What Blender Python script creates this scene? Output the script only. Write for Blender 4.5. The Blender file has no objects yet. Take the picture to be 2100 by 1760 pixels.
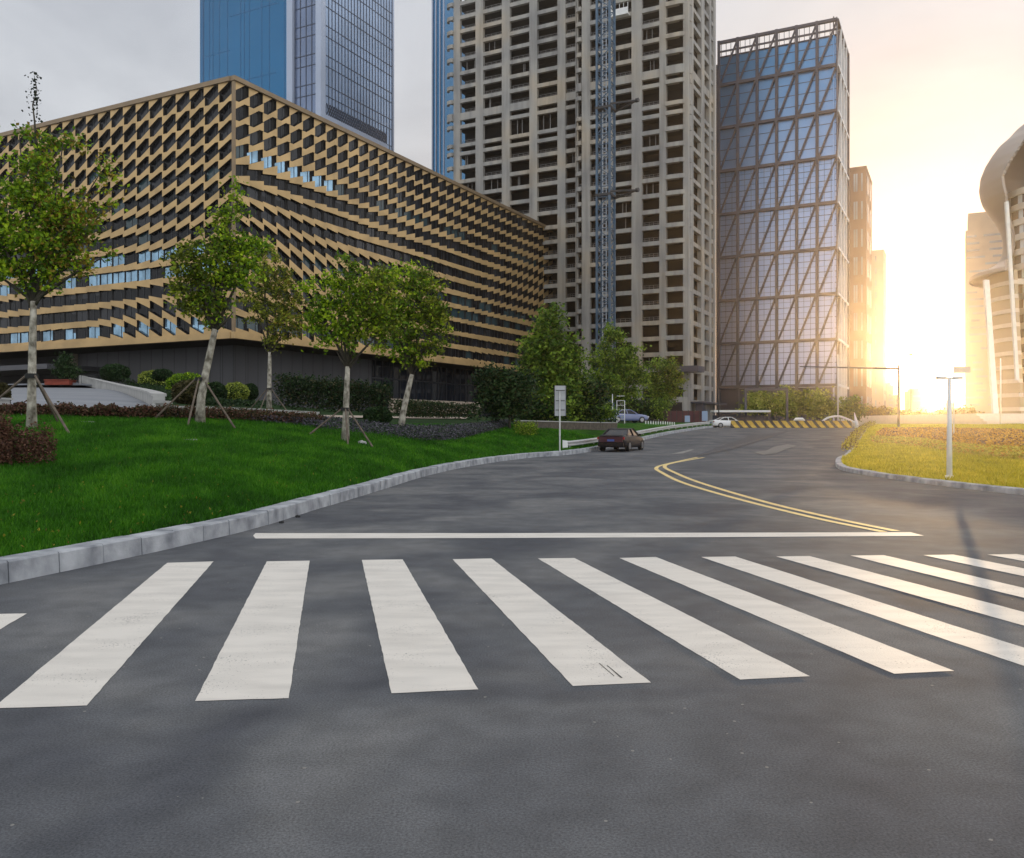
HAZE_D = 0.00032; HAZE_G = 0.87; SUN_E = 3.2; SKY_BACK = 1.32; SKY_FRONT = 1.06; SKY_NEAR = 0.70; GLOW1 = 0.20; GLOW2 = 1.8; SKY_S = 1.0; EXPO = 0.0
import bpy, bmesh, math, random
import numpy as np
from mathutils import Vector, Matrix, noise as mnoise
from mathutils.bvhtree import BVHTree
random.seed(7); RNG = np.random.default_rng(11)
sc = bpy.context.scene
col = sc.collection
CX, HY, F, CAMZ = 1050.0, 868.0, 1770.0, 1.8      # reference frame of the photograph, 2100 units wide

def P(x, y, D): return Vector(((x-CX)/F*D, D, CAMZ-(y-HY)/F*D))
def gz(Y):
    u = min(1, max(0, (Y-45)/65.0)); return 1.25*u*u*(3-2*u)

# ---------------------------------------------------------------- materials
def new_mat(name):
    m = bpy.data.materials.new(name); m.use_nodes = True
    nt = m.node_tree; b = nt.nodes['Principled BSDF']
    return m, nt, b
def N(nt, t, **kw):
    n = nt.nodes.new(t)
    for k, v in kw.items():
        if k in n.inputs: n.inputs[k].default_value = v
        else: setattr(n, k, v)
    return n
def ramp(nt, stops):
    r = nt.nodes.new('ShaderNodeValToRGB'); e = r.color_ramp.elements
    while len(e) < len(stops): e.new(0.5)
    for k, (p, c) in enumerate(stops):
        e[k].position = p; e[k].color = (c[0], c[1], c[2], 1)
    return r
def mat(name, c, rough=0.7, metal=0.0, var=0.12, scale=1.5, bump=0.0, bscale=20, spec=0.5, coat=0.0, stretch=None, c2=None, detail=4):
    m, nt, b = new_mat(name)
    b.inputs['Roughness'].default_value = rough; b.inputs['Metallic'].default_value = metal
    b.inputs['Specular IOR Level'].default_value = spec
    if coat: b.inputs['Coat Weight'].default_value = coat; b.inputs['Coat Roughness'].default_value = 0.05
    tc = N(nt, 'ShaderNodeTexCoord')
    src = tc.outputs['Object']
    if stretch:
        mp = N(nt, 'ShaderNodeMapping'); mp.inputs['Scale'].default_value = stretch
        nt.links.new(src, mp.inputs['Vector']); src = mp.outputs[0]
    no = N(nt, 'ShaderNodeTexNoise'); no.inputs['Scale'].default_value = scale; no.inputs['Detail'].default_value = detail
    nt.links.new(src, no.inputs['Vector'])
    if c2 is None:
        a = [max(0, v*(1-var)) for v in c]; d = [min(1, v*(1+var)) for v in c]
    else: a, d = c, c2
    r = ramp(nt, [(0.32, a), (0.68, d)])
    nt.links.new(no.outputs['Fac'], r.inputs[0]); nt.links.new(r.outputs[0], b.inputs['Base Color'])
    if bump:
        n2 = N(nt, 'ShaderNodeTexNoise'); n2.inputs['Scale'].default_value = bscale; n2.inputs['Detail'].default_value = 3
        nt.links.new(src, n2.inputs['Vector'])
        bp = N(nt, 'ShaderNodeBump'); bp.inputs['Strength'].default_value = bump; bp.inputs['Distance'].default_value = 0.05
        nt.links.new(n2.outputs['Fac'], bp.inputs['Height']); nt.links.new(bp.outputs[0], b.inputs['Normal'])
    return m
def leaf_mat(name, dark, mid, light, transl=0.35):
    m, nt, b = new_mat(name)
    at = N(nt, 'ShaderNodeAttribute'); at.attribute_name = 'tone'
    r = ramp(nt, [(0.0, dark), (0.55, mid), (1.0, light)])
    nt.links.new(at.outputs['Fac'], r.inputs[0]); nt.links.new(r.outputs[0], b.inputs['Base Color'])
    b.inputs['Roughness'].default_value = 0.6; b.inputs['Specular IOR Level'].default_value = 0.2
    tr = N(nt, 'ShaderNodeBsdfTranslucent'); nt.links.new(r.outputs[0], tr.inputs['Color'])
    mx = N(nt, 'ShaderNodeMixShader'); mx.inputs[0].default_value = transl
    out = nt.nodes['Material Output']
    nt.links.new(b.outputs[0], mx.inputs[1]); nt.links.new(tr.outputs[0], mx.inputs[2]); nt.links.new(mx.outputs[0], out.inputs['Surface'])
    return m

M = {}
# asphalt: fine speckle, broad worn patches
m, nt, b = new_mat('asphalt'); M['asphalt'] = m; b.inputs['Specular IOR Level'].default_value = 0.2
tc = N(nt, 'ShaderNodeTexCoord')
n1 = N(nt, 'ShaderNodeTexNoise'); n1.inputs['Scale'].default_value = 0.42; n1.inputs['Detail'].default_value = 3; n1.inputs['Roughness'].default_value = 0.45; n1.inputs['Distortion'].default_value = 0.9
n2 = N(nt, 'ShaderNodeTexNoise'); n2.inputs['Scale'].default_value = 75; n2.inputs['Detail'].default_value = 6; n2.inputs['Roughness'].default_value = 0.75
n3 = N(nt, 'ShaderNodeTexVoronoi'); n3.inputs['Scale'].default_value = 90
n4 = N(nt, 'ShaderNodeTexNoise'); n4.inputs['Scale'].default_value = 3.1; n4.inputs['Detail'].default_value = 6
for n in (n1, n2, n3, n4): nt.links.new(tc.outputs['Object'], n.inputs['Vector'])
r1 = ramp(nt, [(0.33, (0.064, 0.067, 0.076)), (0.5, (0.096, 0.099, 0.105)), (0.66, (0.140, 0.140, 0.140))]); nt.links.new(n1.outputs['Fac'], r1.inputs[0])
r2 = ramp(nt, [(0.36, (0.58, 0.58, 0.58)), (0.62, (1.38, 1.38, 1.38))]); nt.links.new(n2.outputs['Fac'], r2.inputs[0])
r4 = ramp(nt, [(0.35, (0.86, 0.86, 0.86)), (0.66, (1.1, 1.1, 1.1))]); nt.links.new(n4.outputs['Fac'], r4.inputs[0])
mu = N(nt, 'ShaderNodeMix', data_type='RGBA', blend_type='MULTIPLY'); mu.inputs[0].default_value = 1
nt.links.new(r1.outputs[0], mu.inputs[6]); nt.links.new(r2.outputs[0], mu.inputs[7])
mu2 = N(nt, 'ShaderNodeMix', data_type='RGBA', blend_type='MULTIPLY'); mu2.inputs[0].default_value = 1
nt.links.new(mu.outputs[2], mu2.inputs[6]); nt.links.new(r4.outputs[0], mu2.inputs[7])
# sparse pale stone chips
n5 = N(nt, 'ShaderNodeTexVoronoi'); n5.inputs['Scale'].default_value = 5.0; nt.links.new(tc.outputs['Object'], n5.inputs['Vector'])
lt = N(nt, 'ShaderNodeMath', operation='LESS_THAN'); lt.inputs[1].default_value = 0.05; nt.links.new(n5.outputs['Distance'], lt.inputs[0])
mu3 = N(nt, 'ShaderNodeMix', data_type='RGBA'); nt.links.new(lt.outputs[0], mu3.inputs[0]); nt.links.new(mu2.outputs[2], mu3.inputs[6]); mu3.inputs[7].default_value = (0.22, 0.21, 0.19, 1)
nt.links.new(mu3.outputs[2], b.inputs['Base Color'])
rr = N(nt, 'ShaderNodeMapRange'); rr.inputs['To Min'].default_value = 0.72; rr.inputs['To Max'].default_value = 0.92
nt.links.new(n1.outputs['Fac'], rr.inputs['Value']); nt.links.new(rr.outputs[0], b.inputs['Roughness'])
ad = N(nt, 'ShaderNodeMath', operation='ADD'); nt.links.new(n2.outputs['Fac'], ad.inputs[0]); nt.links.new(n3.outputs['Distance'], ad.inputs[1])
bp = N(nt, 'ShaderNodeBump'); bp.inputs['Strength'].default_value = 0.10; bp.inputs['Distance'].default_value = 0.002
nt.links.new(ad.outputs[0], bp.inputs['Height']); nt.links.new(bp.outputs[0], b.inputs['Normal'])

def paint(name, c, wear):
    m, nt, b = new_mat(name)
    tc = N(nt, 'ShaderNodeTexCoord')
    a = N(nt, 'ShaderNodeTexNoise'); a.inputs['Scale'].default_value = 1.6; a.inputs['Detail'].default_value = 10
    mp = N(nt, 'ShaderNodeMapping'); mp.inputs['Scale'].default_value = (1, 3.0, 1)
    nt.links.new(tc.outputs['Object'], mp.inputs[0]); nt.links.new(mp.outputs[0], a.inputs['Vector'])
    r = ramp(nt, [(0.3, [v*0.84 for v in c]), (0.62, c)]); nt.links.new(a.outputs['Fac'], r.inputs[0])
    g = N(nt, 'ShaderNodeTexNoise'); g.inputs['Scale'].default_value = 60; g.inputs['Detail'].default_value = 4; nt.links.new(tc.outputs['Object'], g.inputs['Vector'])
    w = ramp(nt, [(wear, (0, 0, 0)), (wear+0.03, (1, 1, 1))]); lo = N(nt, 'ShaderNodeTexNoise'); lo.inputs['Scale'].default_value = 2.2; lo.inputs['Detail'].default_value = 3; nt.links.new(tc.outputs['Object'], lo.inputs['Vector'])
    cm = N(nt, 'ShaderNodeMath', operation='MULTIPLY_ADD'); cm.inputs[1].default_value = 0.42; nt.links.new(lo.outputs['Fac'], cm.inputs[0]); nt.links.new(g.outputs['Fac'], cm.inputs[2])
    nt.links.new(cm.outputs[0], w.inputs[0])
    mx = N(nt, 'ShaderNodeMix', data_type='RGBA'); nt.links.new(w.outputs[0], mx.inputs[0]); mx.inputs[6].default_value = (0.2, 0.19, 0.18, 1)
    nt.links.new(r.outputs[0], mx.inputs[7]); nt.links.new(mx.outputs[2], b.inputs['Base Color'])
    b.inputs['Roughness'].default_value = 0.65
    bp = N(nt, 'ShaderNodeBump'); bp.inputs['Strength'].default_value = 0.3; bp.inputs['Distance'].default_value = 0.01
    nt.links.new(g.outputs['Fac'], bp.inputs['Height']); nt.links.new(bp.outputs[0], b.inputs['Normal'])
    return m
M['white_paint'] = paint('white_road_paint', (0.67, 0.625, 0.56), 0.50)
M['yellow_paint'] = paint('yellow_road_paint', (0.80, 0.60, 0.24), 0.56)
M['kerb'] = mat('kerb_stone', (0.17, 0.18, 0.20), 0.8, var=0, c2=(0.44, 0.455, 0.475), scale=2.6, bump=0.12, bscale=30, detail=8)
M['soil'] = mat('ground_soil', (0.10, 0.09, 0.07), 0.95, scale=0.3)
M['lawn'] = mat('lawn_grass', (0.012, 0.055, 0.003), 0.9, var=0, c2=(0.036, 0.13, 0.006), scale=0.7, bump=1.0, bscale=40, spec=0.1, detail=8)
M['lawn_r'] = mat('far_lawn_grass', (0.30, 0.27, 0.010), 0.9, var=0, c2=(0.50, 0.40, 0.02), scale=0.15, bump=1.0, bscale=14, spec=0.1, detail=8)  # yellowish grass, brightened with the low sun's glow in its colour
M['groundcover'] = mat('garden_groundcover', (0.008, 0.022, 0.006), 0.95, var=0, c2=(0.022, 0.050, 0.013), scale=1.4, bump=1.0, bscale=9, spec=0.1, detail=8)
M['drive'] = mat('drive_paving', (0.15, 0.16, 0.18), 0.7, var=0, c2=(0.24, 0.25, 0.27), scale=0.5, stretch=(0.25, 1.4, 1))
M['stone_white'] = mat('white_stone', (0.36, 0.355, 0.34), 0.7, var=0.15, scale=1.0)
M['gold'] = mat('gold_panel', (0.50, 0.335, 0.15), 0.42, metal=0.3, var=0.17, scale=0.33, spec=0.5)
M['gold_dk'] = mat('gold_trim', (0.24, 0.17, 0.10), 0.5, metal=0.3, scale=0.5)
M['dark_core'] = mat('dark_wall', (0.02, 0.02, 0.023), 0.7, scale=0.5)
M['jamb'] = mat('dark_jamb', (0.016, 0.015, 0.015), 0.7, spec=0.2)
M['base_wall'] = mat('grey_base_cladding', (0.075, 0.076, 0.086), 0.5, var=0.12, scale=0.3, stretch=(1, 1, 0.15))
M['seam'] = mat('dark_seam', (0.018, 0.018, 0.02), 0.8)
def glass(name, c, rough=0.06, metal=0.0, var=0.3, scale=0.15, spec=0.5, wav=0.0):
    return mat(name, c, rough, metal, var=var, scale=scale, spec=spec, bump=wav, bscale=0.25)
M['g_dark'] = glass('dark_window_glass', (0.007, 0.008, 0.011), 0.12, spec=0.2)
M['g_dark2'] = glass('tinted_window_glass', (0.020, 0.022, 0.028), 0.12, spec=0.3)
M['g_teal'] = glass('teal_window_glass', (0.030, 0.060, 0.070), 0.08, spec=0.5)
M['g_blue'] = glass('pale_blue_window_glass', (0.26, 0.42, 0.56), 0.10, metal=0.6, var=0.35, scale=0.5)  # reflected pale sky put into the colour of some window rows
M['g_entr'] = glass('entrance_glass', (0.016, 0.022, 0.034), 0.05, spec=0.8)
M['mullion_dk'] = mat('dark_mullion', (0.035, 0.038, 0.045), 0.5)
M['tower_blue'] = glass('blue_tower_glass', (0.030, 0.145, 0.29), 0.14, metal=0.75, var=0.12, scale=0.03, wav=0.05)
M['tower_pale'] = glass('pale_blue_tower_glass', (0.34, 0.44, 0.60), 0.42, metal=0.5, var=0.18, scale=0.06, wav=0.05)
M['tower_grey'] = glass('lavender_tower_glass', (0.17, 0.22, 0.33), 0.15, metal=0.6, var=0.15, scale=0.08)
M['tower_frame'] = mat('pale_tower_pillar', (0.38, 0.44, 0.56), 0.45, var=0.05, scale=0.1)
M['mull_navy'] = mat('navy_mullion', (0.03, 0.045, 0.08), 0.5)
m, nt, b = new_mat('raw_concrete'); M['concrete'] = m
tc = N(nt, 'ShaderNodeTexCoord')
a1 = N(nt, 'ShaderNodeTexNoise'); a1.inputs['Scale'].default_value = 0.09; a1.inputs['Detail'].default_value = 6; nt.links.new(tc.outputs['Object'], a1.inputs['Vector'])
mp = N(nt, 'ShaderNodeMapping'); mp.inputs['Scale'].default_value = (0.7, 0.7, 0.06); nt.links.new(tc.outputs['Object'], mp.inputs[0])
a2 = N(nt, 'ShaderNodeTexNoise'); a2.inputs['Scale'].default_value = 1.0; a2.inputs['Detail'].default_value = 6; nt.links.new(mp.outputs[0], a2.inputs['Vector'])
r1 = ramp(nt, [(0.35, (0.28, 0.275, 0.265)), (0.5, (0.35, 0.335, 0.305)), (0.68, (0.42, 0.355, 0.27))]); nt.links.new(a1.outputs['Fac'], r1.inputs[0])
r2 = ramp(nt, [(0.3, (0.66, 0.66, 0.68)), (0.55, (1, 1, 1)), (0.75, (1.12, 1.1, 1.08))]); nt.links.new(a2.outputs['Fac'], r2.inputs[0])
mu = N(nt, 'ShaderNodeMix', data_type='RGBA', blend_type='MULTIPLY'); mu.inputs[0].default_value = 1
nt.links.new(r1.outputs[0], mu.inputs[6]); nt.links.new(r2.outputs[0], mu.inputs[7]); nt.links.new(mu.outputs[2], b.inputs['Base Color']); b.inputs['Roughness'].default_value = 0.9
M['conc_dark'] = mat('unlit_interior', (0.010, 0.010, 0.011), 0.9, scale=0.4)  # near-black colour stands in for shade inside the concrete shell
M['rail_steel'] = mat('site_rail', (0.22, 0.21, 0.20), 0.6)
M['crane'] = mat('blue_grey_steel', (0.055, 0.105, 0.165), 0.55, var=0.25, scale=0.6)
M['crane_lt'] = mat('pale_steel', (0.40, 0.43, 0.47), 0.5)
M['frame_steel'] = mat('bronze_grey_frame', (0.050, 0.050, 0.070), 0.5, var=0.12, scale=0.1)
m, nt, b = new_mat('curtain_glass'); M['curtain'] = m
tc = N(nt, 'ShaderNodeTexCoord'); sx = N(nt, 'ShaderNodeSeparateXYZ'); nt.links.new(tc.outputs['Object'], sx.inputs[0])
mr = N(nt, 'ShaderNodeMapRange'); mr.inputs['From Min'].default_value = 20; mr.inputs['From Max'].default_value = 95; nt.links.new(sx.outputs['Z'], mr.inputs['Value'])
rz = ramp(nt, [(0.0, (0.50, 0.53, 0.67)), (0.5, (0.30, 0.43, 0.65)), (1.0, (0.085, 0.25, 0.46))]); nt.links.new(mr.outputs[0], rz.inputs[0])  # sky reflection put into the glass colour: blue above, lavender below
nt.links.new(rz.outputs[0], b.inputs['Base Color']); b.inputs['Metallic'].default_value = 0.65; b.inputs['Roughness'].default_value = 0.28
nw = N(nt, 'ShaderNodeTexNoise'); nw.inputs['Scale'].default_value = 0.35; nt.links.new(tc.outputs['Object'], nw.inputs['Vector'])
bp = N(nt, 'ShaderNodeBump'); bp.inputs['Strength'].default_value = 0.25; bp.inputs['Distance'].default_value = 0.1; nt.links.new(nw.outputs['Fac'], bp.inputs['Height']); nt.links.new(bp.outputs[0], b.inputs['Normal'])
M['brick_brown'] = mat('brown_brick', (0.20, 0.115, 0.085), 0.85, scale=0.2)
M['pale_tan'] = mat('pale_tan_stone', (0.45, 0.36, 0.28), 0.8, scale=0.1)
M['win_far'] = glass('far_window', (0.30, 0.33, 0.36), 0.2)
M['mus_roof'] = mat('museum_roof_metal', (0.38, 0.34, 0.31), 0.42, metal=0.35, var=0.06, scale=0.05)
M['mus_wall'] = mat('museum_sand_wall', (0.50, 0.40, 0.27), 0.8, var=0.1, scale=0.1)
M['mus_band'] = mat('museum_pale_band', (0.70, 0.62, 0.52), 0.7, var=0.05)
M['mus_glass'] = glass('museum_glass', (0.20, 0.16, 0.13), 0.15)
M['white_metal'] = mat('white_painted_metal', (0.72, 0.72, 0.70), 0.45, var=0.06)
M['galv'] = mat('galvanised_steel', (0.60, 0.60, 0.60), 0.4, metal=0.4, var=0.15, scale=3)
M['dark_metal'] = mat('dark_metal', (0.04, 0.04, 0.042), 0.5, metal=0.3)
M['sign_back'] = mat('sign_back_metal', (0.40, 0.41, 0.42), 0.5, metal=0.3, var=0.12, scale=1.2, stretch=(0.6, 0.6, 3))
M['bark_pale'] = mat('pale_bark', (0.10, 0.085, 0.06), 0.9, var=0, c2=(0.52, 0.48, 0.40), scale=6, bump=0.9, bscale=14, stretch=(1, 1, 0.7), detail=8)
M['bark_dark'] = mat('dark_bark', (0.05, 0.042, 0.03), 0.95, var=0.4, scale=5, bump=0.7, bscale=18, stretch=(1, 1, 0.3))
M['wood'] = mat('weathered_stake', (0.13, 0.10, 0.075), 0.9, var=0.3, scale=5)
M['strap'] = mat('black_strap', (0.012, 0.012, 0.012), 0.8)
M['leaf_a'] = leaf_mat('street_tree_leaf', (0.022, 0.050, 0.003), (0.12, 0.23, 0.010), (0.42, 0.56, 0.02))
M['leaf_o'] = leaf_mat('olive_tree_leaf', (0.022, 0.035, 0.005), (0.095, 0.125, 0.012), (0.30, 0.33, 0.03))
M['leaf_y'] = leaf_mat('yellowing_leaf', (0.06, 0.045, 0.01), (0.20, 0.14, 0.02), (0.40, 0.30, 0.04))
M['leaf_d'] = leaf_mat('dark_evergreen_leaf', (0.004, 0.012, 0.004), (0.014, 0.038, 0.010), (0.045, 0.085, 0.02), 0.2)
M['leaf_g'] = leaf_mat('far_tree_leaf', (0.014, 0.035, 0.006), (0.075, 0.145, 0.018), (0.26, 0.37, 0.035))
M['leaf_gold'] = leaf_mat('pale_edged_shrub_leaf', (0.05, 0.08, 0.01), (0.22, 0.27, 0.03), (0.50, 0.54, 0.12), 0.2)
M['leaf_br'] = leaf_mat('bronze_shrub_leaf', (0.014, 0.016, 0.007), (0.055, 0.050, 0.018), (0.12, 0.10, 0.035), 0.2)
M['leaf_red'] = leaf_mat('russet_shrub_leaf', (0.035, 0.014, 0.010), (0.12, 0.055, 0.035), (0.24, 0.13, 0.08), 0.2)
M['leaf_purple'] = leaf_mat('lavender_leaf', (0.030, 0.030, 0.038), (0.085, 0.080, 0.100), (0.17, 0.155, 0.18), 0.2)
M['leaf_orange'] = leaf_mat('amber_shrub_leaf', (0.24, 0.12, 0.01), (0.55, 0.29, 0.04), (0.75, 0.48, 0.08), 0.3)  # orange-brown shrubs, lightened with the warm glow over the right lawn
M['leaf_lemon'] = leaf_mat('lemon_shrub_leaf', (0.20, 0.17, 0.01), (0.45, 0.38, 0.04), (0.70, 0.58, 0.10), 0.3)
M['blade'] = leaf_mat('grass_blade', (0.014, 0.065, 0.003), (0.046, 0.18, 0.006), (0.13, 0.32, 0.015), 0.35)
M['blade_r'] = leaf_mat('glow_grass_blade', (0.28, 0.26, 0.01), (0.52, 0.44, 0.02), (0.75, 0.60, 0.06), 0.4)  # blade colour carries the same golden glow as the right lawn
M['car_paint'] = mat('black_plum_car_paint', (0.006, 0.003, 0.004), 0.45, metal=0.0, var=0.05, spec=0.3, coat=0.1)
M['car_white'] = mat('white_car_paint', (0.72, 0.72, 0.72), 0.3, var=0.03, coat=0.8)
M['car_blue'] = mat('pale_blue_car_paint', (0.13, 0.16, 0.30), 0.35, var=0.05, coat=0.8)
M['car_glass'] = glass('car_glass', (0.008, 0.008, 0.009), 0.08, spec=0.35)
M['tyre'] = mat('tyre_rubber', (0.015, 0.015, 0.015), 0.85)
M['rim'] = mat('alloy_rim', (0.35, 0.35, 0.36), 0.3, metal=0.9)
M['tail'] = mat('red_tail_lens', (0.30, 0.012, 0.02), 0.2, coat=1)
M['plate'] = mat('blue_plate', (0.05, 0.09, 0.30), 0.5)
M['hoard'] = mat('maroon_hoarding', (0.085, 0.022, 0.026), 0.6, var=0.2, scale=0.8)
M['planter'] = mat('terracotta_planter', (0.22, 0.035, 0.015), 0.7, var=0.2, scale=3)
M['beige_stone'] = mat('beige_stone_block', (0.36, 0.29, 0.23), 0.8, var=0.15, scale=2)
M['brown_stone'] = mat('brown_stone_wall', (0.085, 0.07, 0.055), 0.9, var=0.35, scale=4, bump=0.6, bscale=8)
m, nt, b = new_mat('barrier_stripes'); M['stripes'] = m
tc = N(nt, 'ShaderNodeTexCoord'); mp = N(nt, 'ShaderNodeMapping'); mp.inputs['Rotation'].default_value = (0, 0, 0)
nt.links.new(tc.outputs['Object'], mp.inputs[0]); sx = N(nt, 'ShaderNodeSeparateXYZ'); nt.links.new(mp.outputs[0], sx.inputs[0])
k1 = N(nt, 'ShaderNodeMath', operation='MULTIPLY_ADD'); k1.inputs[1].default_value = 0.75; nt.links.new(sx.outputs['Z'], k1.inputs[0]); nt.links.new(sx.outputs['X'], k1.inputs[2])
k2 = N(nt, 'ShaderNodeMath', operation='MULTIPLY'); k2.inputs[1].default_value = 1/1.03; nt.links.new(k1.outputs[0], k2.inputs[0])
k3 = N(nt, 'ShaderNodeMath', operation='FRACT'); nt.links.new(k2.outputs[0], k3.inputs[0])
k4 = N(nt, 'ShaderNodeMath', operation='GREATER_THAN'); k4.inputs[1].default_value = 0.42; nt.links.new(k3.outputs[0], k4.inputs[0])
wn = N(nt, 'ShaderNodeTexNoise'); wn.inputs['Scale'].default_value = 4; nt.links.new(tc.outputs['Object'], wn.inputs['Vector'])
yr = ramp(nt, [(0.3, (0.42, 0.26, 0.04)), (0.7, (0.62, 0.42, 0.07))]); nt.links.new(wn.outputs['Fac'], yr.inputs[0])
mx = N(nt, 'ShaderNodeMix', data_type='RGBA'); nt.links.new(k4.outputs[0], mx.inputs[0]); mx.inputs[6].default_value = (0.06, 0.048, 0.04, 1); nt.links.new(yr.outputs[0], mx.inputs[7])
nt.links.new(mx.outputs[2], b.inputs['Base Color']); b.inputs['Roughness'].default_value = 0.7

# ---------------------------------------------------------------- mesh helpers
def wl(o):
    v = Vector((0, 0, 0))
    while o is not None: v += o.location; o = o.parent
    return v
class MB:
    def __init__(s): s.v = []; s.f = []; s.mi = []
    def vert(s, p): s.v.append(tuple(p)); return len(s.v)-1
    def face(s, pts, mi=0):
        b = len(s.v); s.v += [tuple(p) for p in pts]; s.f.append(tuple(range(b, b+len(pts)))); s.mi.append(mi)
    def hexa(s, p, mi=0, skip=()):
        # p: 8 points, 0-3 bottom ring, 4-7 top ring
        b = len(s.v); s.v += [tuple(q) for q in p]
        for k, q in enumerate(((3, 2, 1, 0), (4, 5, 6, 7), (0, 1, 5, 4), (1, 2, 6, 5), (2, 3, 7, 6), (3, 0, 4, 7))):
            if k in skip: continue
            s.f.append(tuple(b+i for i in q)); s.mi.append(mi)
    def box(s, x0, x1, y0, y1, z0, z1, mi=0, mat=None):
        p = [Vector(q) for q in ((x0, y0, z0), (x1, y0, z0), (x1, y1, z0), (x0, y1, z0), (x0, y0, z1), (x1, y0, z1), (x1, y1, z1), (x0, y1, z1))]
        if mat: p = [mat @ q for q in p]
        s.hexa(p, mi)
    def tube(s, pts, rad, n=8, mi=0, cap=True):
        pts = [Vector(p) for p in pts]
        if not hasattr(rad, '__len__'): rad = [rad]*len(pts)
        rings = []
        up = Vector((0, 0, 1))
        for i, p in enumerate(pts):
            t = (pts[min(i+1, len(pts)-1)]-pts[max(i-1, 0)]).normalized()
            a = t.cross(up if abs(t.dot(up)) < 0.95 else Vector((1, 0, 0))).normalized(); c = t.cross(a)
            b0 = len(s.v)
            for k in range(n):
                an = 2*math.pi*k/n; s.v.append(tuple(p+(a*math.cos(an)+c*math.sin(an))*rad[i]))
            rings.append(b0)
        for i in range(len(pts)-1):
            for k in range(n):
                k2 = (k+1) % n
                s.f.append((rings[i]+k, rings[i]+k2, rings[i+1]+k2, rings[i+1]+k)); s.mi.append(mi)
        if cap:
            s.f.append(tuple(rings[0]+k for k in reversed(range(n)))); s.mi.append(mi)
            s.f.append(tuple(rings[-1]+k for k in range(n))); s.mi.append(mi)
    def bar(s, a, b, w, h=None, mi=0, out=None):
        a = Vector(a); b = Vector(b); h = h or w
        t = (b-a).normalized(); o = out if out is not None else (Vector((0, 0, 1)) if abs(t.z) < 0.9 else Vector((1, 0, 0)))
        u = t.cross(o).normalized(); o = u.cross(t).normalized()
        r = [(-w/2, -h/2), (w/2, -h/2), (w/2, h/2), (-w/2, h/2)]
        s.hexa([a+u*x+o*y for x, y in r]+[b+u*x+o*y for x, y in r], mi)
    def build(s, name, mats, parent=None, smooth=False, origin=None, local=False):
        me = bpy.data.meshes.new(name)
        vs = s.v
        if origin is not None: vs = [(v[0]-origin[0], v[1]-origin[1], v[2]-origin[2]) for v in vs]
        me.from_pydata(vs, [], s.f)
        if not isinstance(mats, (list, tuple)): mats = [mats]
        for q in mats: me.materials.append(q)
        if len(mats) > 1: me.polygons.foreach_set('material_index', s.mi)
        if smooth: me.polygons.foreach_set('use_smooth', [True]*len(me.polygons))
        me.update()
        o = bpy.data.objects.new(name, me); col.objects.link(o)
        if origin is not None: o.location = origin
        if parent:
            o.parent = parent
            if not local: o.location = Vector(o.location)-wl(parent)
        return o
def tag(o, label=None, cat=None, group=None, kind=None):
    if label: o['label'] = label
    if cat: o['category'] = cat
    if group: o['group'] = group
    if kind: o['kind'] = kind
    return o
def empty(name, loc, label, cat, group=None):
    o = bpy.data.objects.new(name, None); col.objects.link(o); o.location = loc; o.empty_display_size = 0.2
    return tag(o, label, cat, group)
def struct(o): o['kind'] = 'structure'; return o
def catmull(pts, per=8):
    pts = [Vector(p) for p in pts]; out = []
    for i in range(len(pts)-1):
        p0 = pts[max(i-1, 0)]; p1 = pts[i]; p2 = pts[i+1]; p3 = pts[min(i+2, len(pts)-1)]
        for k in range(per):
            t = k/per
            out.append(0.5*((2*p1)+(p2-p0)*t+(2*p0-5*p1+4*p2-p3)*t*t+(3*p1-p0-3*p2+p3)*t**3))
    out.append(pts[-1]); return out
def resample(pts, step):
    out = [pts[0].copy()]; acc = 0
    for a, b in zip(pts, pts[1:]):
        L = (b-a).length; d = step-acc
        while d <= L: out.append(a.lerp(b, d/L)); d += step
        acc = (acc+L) % step if L > 0 else acc
        acc = L-(d-step)
    return out
def np_leaves(name, mats, cent, size, tone, parent=None, origin=(0, 0, 0), up=0.0, aspect=0.6, mi=None):
    n = len(cent)
    if n == 0: cent = np.zeros((1, 3)); n = 1; tone = np.zeros(1)
    a = RNG.normal(size=(n, 3)); a[:, 2] = a[:, 2]*(1-up)*0.8+up*1.5; a /= np.linalg.norm(a, axis=1)[:, None]
    b = RNG.normal(size=(n, 3)); b -= (b*a).sum(1)[:, None]*a; b /= np.linalg.norm(b, axis=1)[:, None]
    sz = (np.asarray(size)*RNG.uniform(0.6, 1.35, n))[:, None]
    c = cent-np.array(origin)
    v = np.stack([c-a*sz*0.5, c+b*sz*aspect*0.5, c+a*sz*0.5, c-b*sz*aspect*0.5], 1).reshape(-1, 3)
    me = bpy.data.meshes.new(name)
    me.vertices.add(4*n); me.vertices.foreach_set('co', v.astype(np.float32).ravel())
    me.loops.add(4*n); me.loops.foreach_set('vertex_index', np.arange(4*n, dtype=np.int32))
    me.polygons.add(n); me.polygons.foreach_set('loop_start', np.arange(0, 4*n, 4, dtype=np.int32))
    if not isinstance(mats, (list, tuple)): mats = [mats]
    for q in mats: me.materials.append(q)
    if mi is not None: me.polygons.foreach_set('material_index', np.asarray(mi, dtype=np.int32))
    at = me.attributes.new('tone', 'FLOAT', 'FACE'); at.data.foreach_set('value', np.clip(tone, 0, 1).astype(np.float32))
    me.update(calc_edges=True); me.validate()
    o = bpy.data.objects.new(name, me); col.objects.link(o)
    if parent: o.parent = parent; o.location = Vector(origin)-wl(parent)
    else: o.location = origin
    return o

M_scuff = mat('black_rubber_scuff', (0.05, 0.05, 0.05), 0.8, scale=20, var=0.4)
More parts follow.
